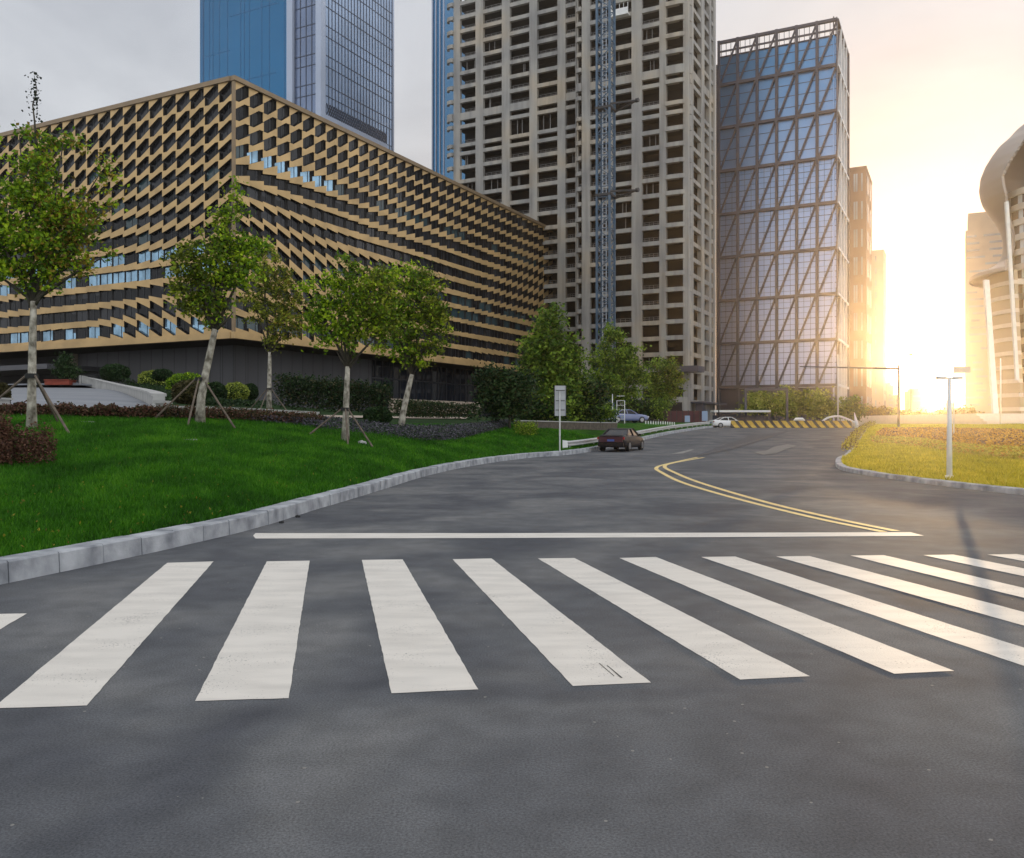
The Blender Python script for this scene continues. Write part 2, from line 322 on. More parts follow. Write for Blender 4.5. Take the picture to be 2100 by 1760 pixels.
# ---------------------------------------------------------------- terrain
TERR = []      # (verts, faces) for ground raycasts
def grid_obj(name, rows, m, kind='structure', raycast=True, smooth=True):
    nr, nc = len(rows), len(rows[0]); v = [tuple(p) for r in rows for p in r]; f = []
    for i in range(nr-1):
        for j in range(nc-1):
            a = i*nc+j; f.append((a, a+1, a+nc+1, a+nc))
    me = bpy.data.meshes.new(name); me.from_pydata(v, [], f); me.materials.append(m)
    if smooth: me.polygons.foreach_set('use_smooth', [True]*len(f))
    # normals up
    me.update()
    if sum(p.normal.z for p in me.polygons) < 0: me.flip_normals()
    o = bpy.data.objects.new(name, me); col.objects.link(o); o['kind'] = kind
    if raycast: TERR.append((v, f))
    return o
ys = [-14, -8, -4, 0, 4, 8, 12, 18, 26, 36]+[40+2.5*k for k in range(31)]+[130, 160, 200, 300, 400, 470]
ground = grid_obj('ground', [[(x, y, gz(y)-0.03) for x in (-340, -150, -60, -20, 0, 20, 60, 150, 430)] for y in ys], M['soil'])
ys2 = [-13, -6, 0, 6, 12, 20, 30, 40]+[42+2*k for k in range(34)]
road = grid_obj('road', [[(x, y, gz(y)) for x in range(-34, 68, 6)] for y in ys2], M['asphalt'])

KL = catmull([(-12, -10, 0), (-10, -6, 0), (-8.5, 2, 0), (-6.8, 6, 0), (-5.7, 9.6, 0), (-4.95, 12.2, 0), (-4.4, 14.7, 0), (-4.1, 17.7, 0), (-3.55, 22.9, 0), (-2.86, 29.8, 0), (-1.5, 37, 0), (.75, 44.3, 0), (3.66, 49.8, 0), (7.2, 60, 0), (10.6, 70, 0), (15, 82, 0), (20, 94, 0), (25, 107, 0)], 10)
KR = catmull([(40, -4, 0), (26, 2, 0), (18, 8, 0), (14.2, 15, 0), (12.75, 21.5, 0), (12.2, 27, 0), (12.35, 31.5, 0), (13.1, 34.8, 0), (15.4, 41, 0), (17.7, 46, 0), (20.8, 53.2, 0), (30.2, 75, 0), (37.6, 92, 0), (44.5, 108, 0)], 10)
def kerb(name, path, side, w, h, step, m):
    mb = MB(); pts = resample(path, step)
    rnd = random.Random(3)
    for a, b in zip(pts, pts[1:]):
        t = (b-a).normalized(); n = Vector((-t.y, t.x, 0))*side
        a2 = a+t*0.006; b2 = b-t*0.006; dh = rnd.uniform(-.008, .008); da = rnd.uniform(-.008, .008)
        def ring(p, q):
            z = gz(p.y)
            o = n*da
            return [p+o+Vector((0, 0, z-.02)), p+o+n*0.012+Vector((0, 0, z+h-.02+dh)), p+o+n*0.03+Vector((0, 0, z+h+dh)), p+n*w+Vector((0, 0, z+h+dh)), p+n*w+Vector((0, 0, z-.02))]
        ra, rb = ring(a2, 0), ring(b2, 0); k = len(ra); base = len(mb.v)
        mb.v += [tuple(x) for x in ra+rb]
        for i in range(k):
            j = (i+1) % k; f = (base+i, base+j, base+k+j, base+k+i); mb.f.append(f if side > 0 else f[::-1]); mb.mi.append(0)
        fa = tuple(base+i for i in range(k)); fb = tuple(base+k+i for i in range(k))
        mb.f.append(fa[::-1] if side > 0 else fa); mb.f.append(fb if side > 0 else fb[::-1]); mb.mi += [0, 0]
    o = mb.build(name, m); return struct(o)
kerb('kerb', KL, 1, 0.34, 0.245, 0.72, M['kerb'])
kerb('kerb', KR, -1, 0.26, 0.15, 1.0, M['kerb'])

def px(x, y, D): return P(x, y, D)
LP = [  # kerb point, lawn back edge, building base
 ((-12, -10), Vector((-70, -4, 2.0)), Vector((-150, 40, 8))),
 ((-10, -6), Vector((-60, 5, 2.0)), Vector((-150, 70, 8))),
 ((-8.5, 2), Vector((-42, 14, 2.1)), Vector((-140, 95, 7.5))),
 ((-6.8, 6), Vector((-26, 25, 2.1)), Vector((-110, 112, 6.6))),
 ((-5.7, 9.6), px(-80, 853, 27), px(-80, 792, 124)),
 ((-4.95, 12.2), px(210, 857, 28), px(210, 794, 122)),
 ((-4.4, 14.7), px(430, 861, 31), px(430, 815, 114)),
 ((-4.1, 17.7), px(560, 866, 34), px(560, 830, 112)),
 ((-3.55, 22.9), px(720, 869, 41), px(720, 843, 118)),
 ((-2.86, 29.8), px(850, 871, 48), px(850, 849, 126)),
 ((-1.5, 37), px(950, 871, 55), px(950, 853, 134)),
 ((.75, 44.3), px(1060, 871, 62), px(1060, 857, 146)),
 ((3.66, 49.8), px(1160, 870, 69), px(1160, 860, 155)),
 ((7.2, 60), px(1250, 869, 78), px(1250, 862, 160)),
 ((10.6, 70), px(1315, 868, 86), px(1315, 864, 163)),
 ((15, 82), px(1375, 867.5, 96), px(1375, 865, 165)),
 ((20, 94), px(1425, 867, 106), px(1425, 866, 168)),
 ((25, 107), px(1462, 867, 116), px(1462, 866.5, 170))]
Hc = catmull([p[1] for p in LP], 10); Bc = catmull([p[2] for p in LP], 10)
rows = []; rowsB = []
for i, k in enumerate(KL):
    t = (KL[min(i+1, len(KL)-1)]-KL[max(i-1, 0)]).normalized(); n = Vector((-t.y, t.x, 0))
    k0 = k+n*0.335+Vector((0, 0, gz(k.y)+0.225)); h = Hc[i]
    r = []
    for j in range(25):
        u = j/24; p = k0.lerp(h, u); p.z = k0.z+(h.z-k0.z)*(u**0.9)+0.05*math.sin(p.x*0.7+p.y*0.31)*math.sin(p.y*0.43)*min(1, 5*u*(1-u))
        r.append(p)
    rows.append(r)
    rb = []
    for j in range(20):
        u = j/19; p = h.lerp(Bc[i], u); p.z += 0.0
        rb.append(p)
    rowsB.append(rb)
lawn = grid_obj('lawn', rows, M['lawn'])
garden = grid_obj('garden_ground', rowsB, M['groundcover'])
rowsR = []
for i, k in enumerate(KR):
    t = (KR[min(i+1, len(KR)-1)]-KR[max(i-1, 0)]).normalized(); n = Vector((t.y, -t.x, 0))
    s = i/(len(KR)-1); h = Vector((135, -6, 1.6)).lerp(Vector((140, 120, 1.9)), min(1, s/0.6)) if s < 0.6 else Vector((140, 120, 1.9)).lerp(Vector((62, 150, 1.7)), (s-0.6)/0.4)
    k0 = k+n*0.25+Vector((0, 0, gz(k.y)+0.14)); r = []
    for j in range(30):
        u = (j/29)**1.6; p = k0.lerp(h, u); p.z = k0.z+(h.z-k0.z)*min(1, u*1.6)**0.8
        r.append(p)
    rowsR.append(r)
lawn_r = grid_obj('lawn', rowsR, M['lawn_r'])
_v = []; _f = []
for v, f in TERR:
    b0 = len(_v); _v += v; _f += [tuple(i+b0 for i in q) for q in f]
BVH = BVHTree.FromPolygons(_v, _f)
CAM = Vector((0, 0, CAMZ))
def hit(x, y):
    d = Vector(((x-CX)/F, 1, -(y-HY)/F)); r = BVH.ray_cast(CAM, d.normalized())
    return r[0] if r[0] is not None else P(x, y, 100)
def gnd(X, Y):
    r = BVH.ray_cast(Vector((X, Y, 60)), Vector((0, 0, -1))); return r[0].z if r[0] is not None else 0

# ---------------------------------------------------------------- road markings
def flat(name, polys, m, dz=0.004):
    mb = MB()
    for q in polys:
        mb.face([(p[0], p[1], gz(p[1])+dz) for p in q])
    o = mb.build(name, m); 
    for p in o.data.polygons:
        if p.normal.z < 0: p.flip()
    return o
def g0(x, y):
    D = 1770*1.8/(y-HY); return ((x-CX)/F*D, D)
zeb = [((-50, 1261), (55, 1259), (-310, 1475), (-500, 1480)), ((343, 1155), (438, 1152), (178, 1448), (-15, 1454)), ((547, 1152), (635, 1150.5), (592, 1433), (400, 1439)),
 ((742, 1149), (826, 1148), (981, 1415), (803, 1423)), ((928, 1147.5), (1008, 1146), (1335, 1401), (1175, 1408)), ((1103, 1146), (1178, 1145), (1661, 1388), (1518, 1395)),
 ((1270, 1145), (1345, 1143), (1957, 1377), (1834, 1383)), ((1438, 1143), (1508, 1142), (2222, 1368), (2115, 1372)), ((1592, 1142), (1660, 1141), (2490, 1358), (2380, 1362)),
 ((1744, 1140), (1812, 1139), (2710, 1350), (2625, 1355)), ((1893, 1139), (1955, 1138), (3000, 1344), (2900, 1350)), ((2025, 1138), (2085, 1137), (3250, 1338), (3170, 1343))]
rr = random.Random(5)
zl = ['white crosswalk stripe cut by the left edge of the photo', 'long white crosswalk stripe slanting to the lower left corner', 'second full white crosswalk stripe, slightly left-leaning', 'white crosswalk stripe left of centre, third full one from the left', 'white crosswalk stripe with thin black scuff marks near its lower end', 'white crosswalk stripe just right of centre, fifth full one from the left',
 'white crosswalk stripe ending in the lower right, sixth full one', 'seventh full white crosswalk stripe, cut by the right edge low down', 'eighth white crosswalk stripe from the left kerb side', 'ninth white crosswalk stripe, thin and far right', 'tenth white crosswalk stripe, short stretch at the right edge', 'last white crosswalk stripe, a sliver at the right edge']
for q, lab in zip(zeb, zl):
    c = [Vector((*g0(*p), 0)) for p in q]
    # ragged outline along the long edges
    edge = []
    for a, b in ((0, 1), (1, 2), (2, 3), (3, 0)):
        L = (c[b]-c[a]).length; n = max(2, int(L/0.10)); t = (c[b]-c[a]).normalized(); nn = Vector((-t.y, t.x, 0))
        for i in range(n):
            j = 0.0 if i == 0 else rr.uniform(-.0035, .0035)
            edge.append(c[a].lerp(c[b], i/n)+nn*j)
    o = flat('crosswalk_stripe', [[(p.x, p.y) for p in edge]], M['white_paint'])
    tag(o, lab, 'road marking', 'zebra crossing stripes')
sl = [g0(524, 1094), g0(519, 1099), g0(524, 1105), g0(1000, 1104), g0(1500, 1102), g0(1895, 1099.5), g0(1867, 1092), g0(1500, 1093), g0(1000, 1094)]
tag(flat('stop_line', [sl], M['white_paint']), 'long white stop line across the lanes behind the crosswalk', 'road marking')
def line(pts, w):
    c = catmull([(*p, 0) for p in pts], 10); q = []
    L = []; R = []
    for i, p in enumerate(c):
        t = (c[min(i+1, len(c)-1)]-c[max(i-1, 0)]).normalized(); n = Vector((-t.y, t.x, 0))*w/2; L.append(p+n); R.append(p-n)
    return [[(L[i].x, L[i].y), (R[i].x, R[i].y), (R[i+1].x, R[i+1].y), (L[i+1].x, L[i+1].y)] for i in range(len(c)-1)]
la = [g0(1838, 1089.5), g0(1700, 1061), g0(1559, 1027), g0(1435, 990), g0(1385, 970), g0(1363, 957.6), g0(1380, 950), g0(1443, 938.5)]
lb = [g0(1812, 1091), g0(1660, 1060), g0(1500, 1020), g0(1400, 990), g0(1360, 971), g0(1346, 960), g0(1368, 951.6), g0(1430, 938)]
tag(flat('centre_line', line(lb, 0.16), M['yellow_paint']), 'yellow centre line, the left one of the curved pair', 'road marking', 'double yellow centre lines')
tag(flat('centre_line', line(la, 0.16), M['yellow_paint'], 0.005), 'yellow centre line, the right one of the curved pair', 'road marking', 'double yellow centre lines')
def gp(x, y):      # pixel on the rising road
    h = hit(x, y); return (h.x, h.y)
dash = [[gp(1489, 918.5), gp(1500, 915.5), gp(1504, 916.5), gp(1493, 919.5)]]
tag(flat('lane_dash', dash, M['white_paint'], 0.03), 'short white lane dash beside the far end of the centre lines', 'road marking')
tag(flat('worn_arrow', [[gp(1376, 932), gp(1400, 931), gp(1424, 923), gp(1415, 923)]], mat('worn_paint', (0.22, 0.215, 0.20), 0.8, scale=6, var=0.3), 0.025), 'faint worn white mark on the road right of the black car', 'road marking')
patch = [gp(x, y) for x, y in ((1546, 928), (1565, 934), (1592, 931), (1612, 922), (1634, 915), (1615, 912), (1588, 917), (1572, 925))]
tag(flat('pale_repair_patch', [patch], mat('pale_repair', (0.14, 0.135, 0.125), 0.7, scale=3, var=0.2), 0.03), 'pale irregular repair patch on the far rising road', 'road patch')

tag(flat('tyre_scuff', [[g0(1228, 1362), g0(1229.5, 1361.7), g0(1260, 1388), g0(1259, 1388.5)], [g0(1244, 1366), g0(1245.5, 1366), g0(1277, 1392), g0(1273, 1392)]], M_scuff, .007), 'pair of thin black scuff lines on the crosswalk stripe just left of centre', 'scuff mark')
# ---------------------------------------------------------------- building faces
dL = Vector((-3435, 1770, 0)).normalized(); dR = Vector((912, 1770, 0)).normalized()
class Face:
    def __init__(s, X, Y, d, n): s.o = Vector((X, Y, 0)); s.d = d.normalized(); s.n = n.normalized()
    def p(s, a, z, out=0.0):
        q = s.o+s.d*a+s.n*out; return Vector((q.x, q.y, z))
    def s_of(s, x, out=0.0):
        o = s.o+s.n*out; r = (x-CX)/F; return (r*o.y-o.x)/(s.d.x-r*s.d.y)
    def D(s, a): return (s.o+s.d*a).y
    def z_of(s, a, y): return CAMZ-(y-HY)/F*s.D(a)
def corner(x, D):
    X = (x-CX)/F*D
    return Face(X, D, dL, Vector((-dL.y, dL.x, 0))*(1 if (-dL.y*0+dL.x) < 0 else -1)), Face(X, D, dR, Vector((dR.y, -dR.x, 0)))
def fbox(mb, Fc, s0, s1, z0, z1, o0, o1, mi=0):
    mb.hexa([Fc.p(s0, z0, o1), Fc.p(s1, z0, o1), Fc.p(s1, z0, o0), Fc.p(s0, z0, o0), Fc.p(s0, z1, o1), Fc.p(s1, z1, o1), Fc.p(s1, z1, o0), Fc.p(s0, z1, o0)], mi)

# ---- golden office building
FL, FR = corner(480, 120)
gb = empty('office_building', (FL.o.x, FL.o.y, 4.0), 'low golden office building clad in slanted checkerboard panels, behind the street trees', 'building')
Z0, Z1 = 14.5, 50.0; ROWS = 13; RH = (Z1-0.6-Z0)/ROWS; CW = 2.8
g = lambda x, c, w: math.exp(-((x-c)/w)**2)
def slant_R(i, j):
    s = 2.0*g(max(j, 0), 0, 4.2)*(0.30+0.7*g(i, 0, 24)) - 2.2*g(j, 9.3, 2.9)*g(i, 6, 9.5) - 0.35*g(j, 6, 2.0)*g(i, 4, 10) + 0.38*math.sin(i*.33+j*.75)*(1-.8*g(j, 1, 2.5)) + 1.7*g(i, 40, 10)*g(j, 6.5, 3.4)
    return s
def slant_L(i, j):
    s = 1.9*g(j, 1, 5.2) + 0.55*g(j, 6, 3)*g(i, 0, 14) - 1.5*g(i, 5, 5)*g(j, 11.5, 1.8) - 0.3*g(j, 9, 2) + 0.35*math.sin(i*.3-j*.7)*(1-.8*g(j, 1, 2.5))
    return s
def half_R(i, j): return 0.85+0.10*g(j, 0, 2.5)+0.05*g(j, 8, 4)*(1-g(i, 8, 8)) - 0.16*g(i, 38, 8)*g(j, 7, 4) + 0.07*math.sin(i*.45+j*1.1)
def half_L(i, j): return 0.87+0.14*g(j, 0, 3.5)
CL = 1.325
def facade(Fc, ncol, slant, half, left, name):
    mb = MB(); wins = []
    for i in range(ncol):
        for j in range(ROWS):
            S = slant(i, j); wv = half(i, j); zc = Z1-0.6-RH*(j+0.5)
            # u runs left to right in the picture
            def top(u): return min(CL, wv+S*(u-.5)) if S > 0 else min(CL, wv+S*(u-.5))
            def bot(u): return max(-CL, -wv+S*(u-.5))
            us = {0.0, 1.0}
            if abs(S) > 1e-3:
                for v in ((CL-wv)/S+.5, (-CL+wv)/S+.5):
                    if 0.02 < v < 0.98: us.add(v)
            us = sorted(us)
            def pt(u, v, out):
                if left: sl = i*CW+(1-u)*CW; o = 0.20*(1-u) if out else -0.30
                else: sl = i*CW+u*CW; o = 0.20*u if out else -0.30
                return Fc.p(sl, zc+v, o)
            for a, b in zip(us, us[1:]):
                for lo, hi, sk in ((top, lambda u: RH/2, 'b'), (lambda u: -RH/2, bot, 't')):
                    p = [pt(a, lo(a), 1), pt(b, lo(b), 1), pt(b, hi(b), 1), pt(a, hi(a), 1)]
                    q = [pt(a, lo(a), 0), pt(b, lo(b), 0), pt(b, hi(b), 0), pt(a, hi(a), 0)]
                    mb.face(p, 0)
                    if sk == 'b': mb.face([q[0], q[1], p[1], p[0]], 1)
                    else: mb.face([p[3], p[2], q[2], q[3]], 1)
                    if a == 0.0: mb.face([q[0], p[0], p[3], q[3]], 1)
                    if b == 1.0: mb.face([p[1], q[1], q[2], p[2]], 1)
            wins.append((i, j, zc, S))
    o = mb.build(name, [M['gold'], M['jamb']], gb); return wins
NR, NL = 39, 30
wR = facade(FR, NR, slant_R, half_R, False, 'panel_screen'); wL = facade(FL, NL, slant_L, half_L, True, 'panel_screen')
rw = random.Random(21)
rest = MB(); WM = [M['g_dark'], M['jamb'], M['g_dark2'], M['g_teal'], M['g_blue'], M['mullion_dk']]
nwin = 0
def window(mb, Fc, i, j, zc, left):
    r = rw.random()
    if left:
        k = 4 if (j in (8, 9) and r < 0.72) or (j == 12 and r < 0.45) else (3 if r < 0.16 and j > 2 else (2 if r < 0.45 else 0))
        if j == 10: k = 0
    else:
        k = 0
        if j == 3 and i < 9: k = 4 if r < .85 else 3
        elif j in (0, 1, 4, 5, 6): k = 0 if r < .75 else 2
        elif j in (3, 8, 9, 12) and r < 0.6: k = 3
        elif r < 0.4: k = 2
    s0, s1 = i*CW, (i+1)*CW
    za, zb = zc-CL-.04, zc+CL+.04
    mb.face([Fc.p(s0, za, -.36), Fc.p(s1, za, -.36), Fc.p(s1, zb, -.36), Fc.p(s0, zb, -.36)], k)
    js = (s0+0.02, s0+0.30) if left else (s1-0.62, s1-0.02)
    fbox(mb, Fc, js[0], js[1], za, zb, -.35, -.31, 1)
    ms = s0+CW*rw.choice((0.35, 0.5, 0.6))
    fbox(mb, Fc, ms-.04, ms+.04, za, zb, -.35, -.31, 5)
    if j > 2 and rw.random() < .35: # blind inside
        zt = zb-rw.uniform(.5, 1.4)
        fbox(mb, Fc, s0+.1, ms-.1, zt, zb, -.355, -.34, 2)
for wins, Fc, left, lim in ((wR, FR, False, 4), (wL, FL, True, 4)):
    for i, j, zc, S in wins:
        if i < lim and nwin < 100 and not (left and j == 12):
            mb = MB(); window(mb, Fc, i, j, zc, left); mb.build('window', WM, gb); nwin += 1
        else: window(rest, Fc, i, j, zc, left)
tag(rest.build('window', WM, gb), kind='stuff')
LR, LL = NR*CW, NL*CW
core = MB(); 
A = FR.p(LR, 0, -.62); 
def prism(mb, fa, fb, la, lb, z0, z1, inset, mi=0):
    # parallelogram footprint spanned by both faces from the shared corner
    o = fa.o-fa.n*inset-fb.n*inset; a = o+fa.d*la; c = o+fb.d*lb; dd = a+fb.d*lb
    q = [o, c, dd, a]
    mb.hexa([Vector((p.x, p.y, z0)) for p in q]+[Vector((p.x, p.y, z1)) for p in q], mi)
prism(core, FL, FR, LL-1.2, LR-1.2, Z0-0.5, Z1-0.2, 0.62); core.build('core_wall', M['dark_core'], gb)
tr = MB()
fbox(tr, FR, -0.3, LR, Z1-0.6, Z1+0.05, -.5, .42); fbox(tr, FL, 0.44, LL, Z1-0.6, Z1+0.05, -.5, .42)
tr.build('parapet', M['gold_dk'], gb)
tr = MB(); fbox(tr, FR, -0.3, LR, Z0-0.9, Z0, -.5, .38); fbox(tr, FL, 0.4, LL, Z0-0.9, Z0, -.5, .38); tr.build('bottom_fascia', M['gold'], gb)
tr = MB(); fbox(tr, FR, -.16, .16, Z0, Z1-.6, -.3, .16); tr.build('corner_trim', M['gold_dk'], gb)
so = MB(); prism(so, FL, FR, LL-1, LR-1, Z0-.85, Z0-.62, 0.55); so.build('soffit', M['jamb'], gb)
# recessed ground storey
SET = 8.0; ZB = 1.2
bw = MB(); sR = FR.s_of(762, -SET); sLe = FL.s_of(158, -SET)
fbox(bw, FR, SET, sR, ZB, Z0-.85, -SET-.5, -SET); fbox(bw, FL, SET+.5, sLe, ZB, Z0-.85, -SET-.5, -SET)
bw.build('base_wall', M['base_wall'], gb)
sm = MB()
for k in range(2, int(sR/2.6)+1): fbox(sm, FR, k*2.6-.03, k*2.6+.03, ZB, Z0-.87, -SET+.002, -SET+.02)
for k in range(2, int(sLe/2.6)+1): fbox(sm, FL, k*2.6-.03, k*2.6+.03, ZB, Z0-.87, -SET+.002, -SET+.02)
sm.build('panel_joints', M['seam'], gb)
gl = MB(); fbox(gl, FR, sR+.02, LR-2, ZB, Z0-.85, -SET-.3, -SET-.15, 0)
k = 0; s = sR
while s < LR-2:
    fbox(gl, FR, s, s+.12, ZB, Z0-.87, -SET-.14, -SET+.05, 1); s += 2.3 if k % 3 else 1.2; k += 1
fbox(gl, FR, sR, LR-2, 10.2, 10.45, -SET-.13, -SET+.08, 1)
gl.build('ground_floor_glazing', [M['g_entr'], M['mullion_dk']], gb)
ib = MB(); prism(ib, FL, FR, LL-9, LR-9, 0.5, Z0-.9, SET+1.2); ib.build('inner_wall', M['dark_core'], gb)
en = MB(); fbox(en, FL, sLe+.05, LL-4, ZB, Z0-.85, -SET-3.1, -SET-3.0, 0)
for q in np.arange(sLe+1, LL-5, 1.9): fbox(en, FL, q, q+.12, ZB, Z0-3, -SET-2.98, -SET-2.8, 1)
en.build('entrance_glazing', [M['g_entr'], M['mullion_dk']], gb)
se = FL.s_of(92); 
dr = MB(); c = FL.p(se, 0, -SET-.6)
dr.tube([(c.x, c.y, 4), (c.x, c.y, 9.4)], 2.6, 20); dr.build('revolving_door', M['g_teal'], gb)
dr = MB()
for k in range(9):
    an = 2*math.pi*k/9; dr.bar((c.x+2.66*math.cos(an), c.y+2.66*math.sin(an), 4), (c.x+2.66*math.cos(an), c.y+2.66*math.sin(an), 9.4), .13)
dr.tube([(c.x, c.y, 9.4), (c.x, c.y, 9.9)], 2.9, 20)
dr.build('door_frame', M['mullion_dk'], gb)
cn = MB(); fbox(cn, FL, sLe-6, LL, 10.4, 11.2, -SET-.5, 1.6, 0); cn.build('entrance_canopy', M['base_wall'], gb)
cn = MB(); fbox(cn, FL, sLe-.2, sLe+.8, ZB, Z0-.9, -SET+.01, -SET+.9); cn.build('entrance_pillar', M['beige_stone'], gb)
# stone plinth under the glazing
pl = MB(); s0 = FR.s_of(800, 1.5); s1 = FR.s_of(985, 1.5)
fbox(pl, FR, s0, s1, FR.z_of(s0, 846), FR.z_of((s0+s1)/2, 822), 1.2, 1.7); tag(pl.build('stone_wall', M['beige_stone']), 'beige block wall below the dark ground floor windows of the golden building', 'wall')
# ---------------------------------------------------------------- blue glass tower behind
def grid(mb, Fc, s0, s1, z0, z1, ds, dz, w, out, mi=0, hpair=None):
    n = max(1, round((s1-s0)/ds))
    for k in range(n+1):
        s = s0+(s1-s0)*k/n; fbox(mb, Fc, s-w/2, s+w/2, z0, z1, 0.0, out, mi)
    z = z0
    while z < z1:
        fbox(mb, Fc, s0, s1, z-w/2, z+w/2, 0.0, out*0.8, mi)
        if hpair: fbox(mb, Fc, s0, s1, z+hpair-w/2, z+hpair+w/2, 0.0, out*0.8, mi)
        z += dz
BT = (655, 230)
tL, tR = corner(*BT)
bt = empty('glass_tower', (tL.o.x, tL.o.y, 1), 'tall blue glass tower with pale pillars rising behind the golden building', 'tower')
H = 141; sA = tL.s_of(602); sB = tL.s_of(590); sC = tL.s_of(410); sE = tR.s_of(804)
bd = MB()
def slab(mb, Fc, s0, s1, z0, z1, th, mi=0, out=0.0): fbox(mb, Fc, s0, s1, z0, z1, out-th, out, mi)
slab(bd, tL, sB, sC, 0, H, 1.0); bd.build('blue_glass_face', M['tower_blue'], bt)
bd = MB(); slab(bd, tL, 0.9, sA, 0, H, 1.0, out=-.5); bd.build('recessed_glass_face', M['tower_grey'], bt)
bd = MB(); slab(bd, tR, 0.9, sE, 0, H, 1.0); bd.build('pale_glass_face', M['tower_pale'], bt)
bd = MB(); fbox(bd, tL, -0.9, 0.9, 0, H, -1.5, .5); fbox(bd, tL, sA, sB, 0, H, -1.0, .5); fbox(bd, tR, sE, sE+.7, 0, H, -1.2, .3); bd.build('pillar', M['tower_frame'], bt)
bd = MB(); prism(bd, tL, tR, sC-1, sE-1, 0, H-.5, 1.3); bd.build('core_wall', M['dark_core'], bt)
g1 = MB(); grid(g1, tR, 1.0, sE, 2, H, 1.42, 8.0, .17, .14, hpair=2.9); g1.build('mullion_grid', M['mull_navy'], bt)
g1 = MB(); g2 = Face(tL.o.x+tL.n.x*-.5, tL.o.y+tL.n.y*-.5, tL.d, tL.n); grid(g1, g2, 1.0, sA, 2, H, 2.2, 8.0, .2, .12, hpair=2.9); g1.build('mullion_grid', M['mull_navy'], bt)
g1 = MB(); rb = random.Random(9)
s = sB+1
while s < sC-1:
    z0 = rb.uniform(40, 95); fbox(g1, tL, s, s+.10, 30 if rb.random() < .5 else z0, H if rb.random() < .6 else min(H, z0+rb.uniform(8, 40)), 0, .06); s += rb.uniform(1.2, 3.4)
for z in np.arange(60, H, 9.5): 
    a = rb.uniform(sB+1, sC-12); fbox(g1, tL, a, min(a+rb.uniform(8, 22), sC-1.5), z, z+.12, 0, .05)
fbox(g1, tL, sC-1.4, sC-1.2, 0, H, 0, .1)
g1.build('seam', mat('deep_blue_seam', (0.03, 0.10, 0.22), 0.5), bt)
lb_ = MB(); q0 = tR.s_of(668); q1 = tR.s_of(791); zz0 = tR.z_of(q0, 236); zz1 = tR.z_of(q0, 212)
fbox(lb_, tR, q0, q1, zz0, zz1, .15, .2, 1)
for k in range(34):
    a = q0+(q1-q0)*k/34; w_ = (q1-q0)/34
    lb_.bar(tR.p(a, zz0, .3), tR.p(min(a+2*w_, q1), zz1, .3), .22, .12, 0, tR.n); lb_.bar(tR.p(a, zz1, .34), tR.p(min(a+2*w_, q1), zz0, .34), .22, .12, 0, tR.n)
lb_.build('lattice_screen', [M['mull_navy'], M['tower_pale']], bt)
lb_ = MB(); fbox(lb_, tR, q0-1, q1, zz0-1.7, zz0-.1, .1, .55); lb_.build('ledge_beam', M['tower_frame'], bt)
# slender slab behind the concrete tower
uL, uR = corner(912, 240)
ub = empty('slender_tower', (uL.o.x, uL.o.y, 1), 'thin strip of a pale blue glass tower left of the raw concrete tower', 'tower')
bd = MB(); a0 = uL.s_of(888); prism(bd, uL, uR, a0, 20, 0, 122, 0); bd.build('glass_shaft', M['tower_blue'], ub)
bd = MB(); 
for q in (0.02, .34, .68, .98): fbox(bd, uL, a0*q, a0*q+.35, 0, 122, 0, .3)
bd.build('pillar', M['tower_frame'], ub)

# ---------------------------------------------------------------- raw concrete tower
kL, kR = corner(1412, 190)
ct = empty('concrete_tower', (kL.o.x, kL.o.y, 1), 'unfinished raw concrete high-rise with empty window openings and rounded corner balconies', 'building')
HT = 118
# floor levels: (bottom of opening, top of opening)
lev = []; z = 6.0
while z < HT-3:
    if 69.5 < z < 71: lev += [(z+.9, z+2.1), (z+3.0, z+6.9), (z+7.8, z+9.0)]; z += 9.9; continue
    lev.append((z+0.95, z+3.57)); z += 3.57
lev = [(a, b) for a, b in lev if b < HT-1]
rc = random.Random(17)
def skeleton(Fc, out, s0, s1, opens, z0, z1, name_p='pier', name_s='spandrel', depth=1.0):
    opens = sorted(opens); 
    cur = s0; piers = []
    for a, b in opens: piers.append((cur, a)); cur = b
    piers.append((cur, s1))
    for a, b in piers:
        if b-a < .05: continue
        mb = MB(); fbox(mb, Fc, a, b, z0, z1, out-depth, out); mb.build(name_p, M['concrete'], ct)
    prev = z0
    for lo, hi in lev+[(z1-.05, 0)]:
        mb = MB(); fbox(mb, Fc, s0+.02, s1-.02, prev, lo, out-depth+.05, out-0.10); prev = hi; mb.build(name_s, M['concrete'], ct)
def sr(Fc, xa, xb, out=0): 
    a, b = Fc.s_of(xa, out), Fc.s_of(xb, out); return (min(a, b), max(a, b))
OB = -3.5
sJ = kL.s_of(1183); sEnd = kL.s_of(914, OB)
front = [sr(kL, 1352, 1316), sr(kL, 1295, 1256), sr(kL, 1249, 1209.5), sr(kL, 1193, 1184.5)]
skeleton(kL, 0, kL.s_of(1366), sJ, front, 0, HT)
left = [sr(kL, 1180, 1159.6, OB), sr(kL, 1143, 1101.5, OB), sr(kL, 1085.5, 1045, OB), sr(kL, 1029, 990.5, OB), sr(kL, 975, 943, OB)]
skeleton(kL, OB, kL.s_of(1182, OB), kL.s_of(930, OB), left, 0, HT)
sW = kR.s_of(1468)
skeleton(kR, 0, 1.0, sW, [sr(kR, 1422.5, 1438.5), sr(kR, 1445, 1455), sr(kR, 1459, 1463.5)], 0, HT)
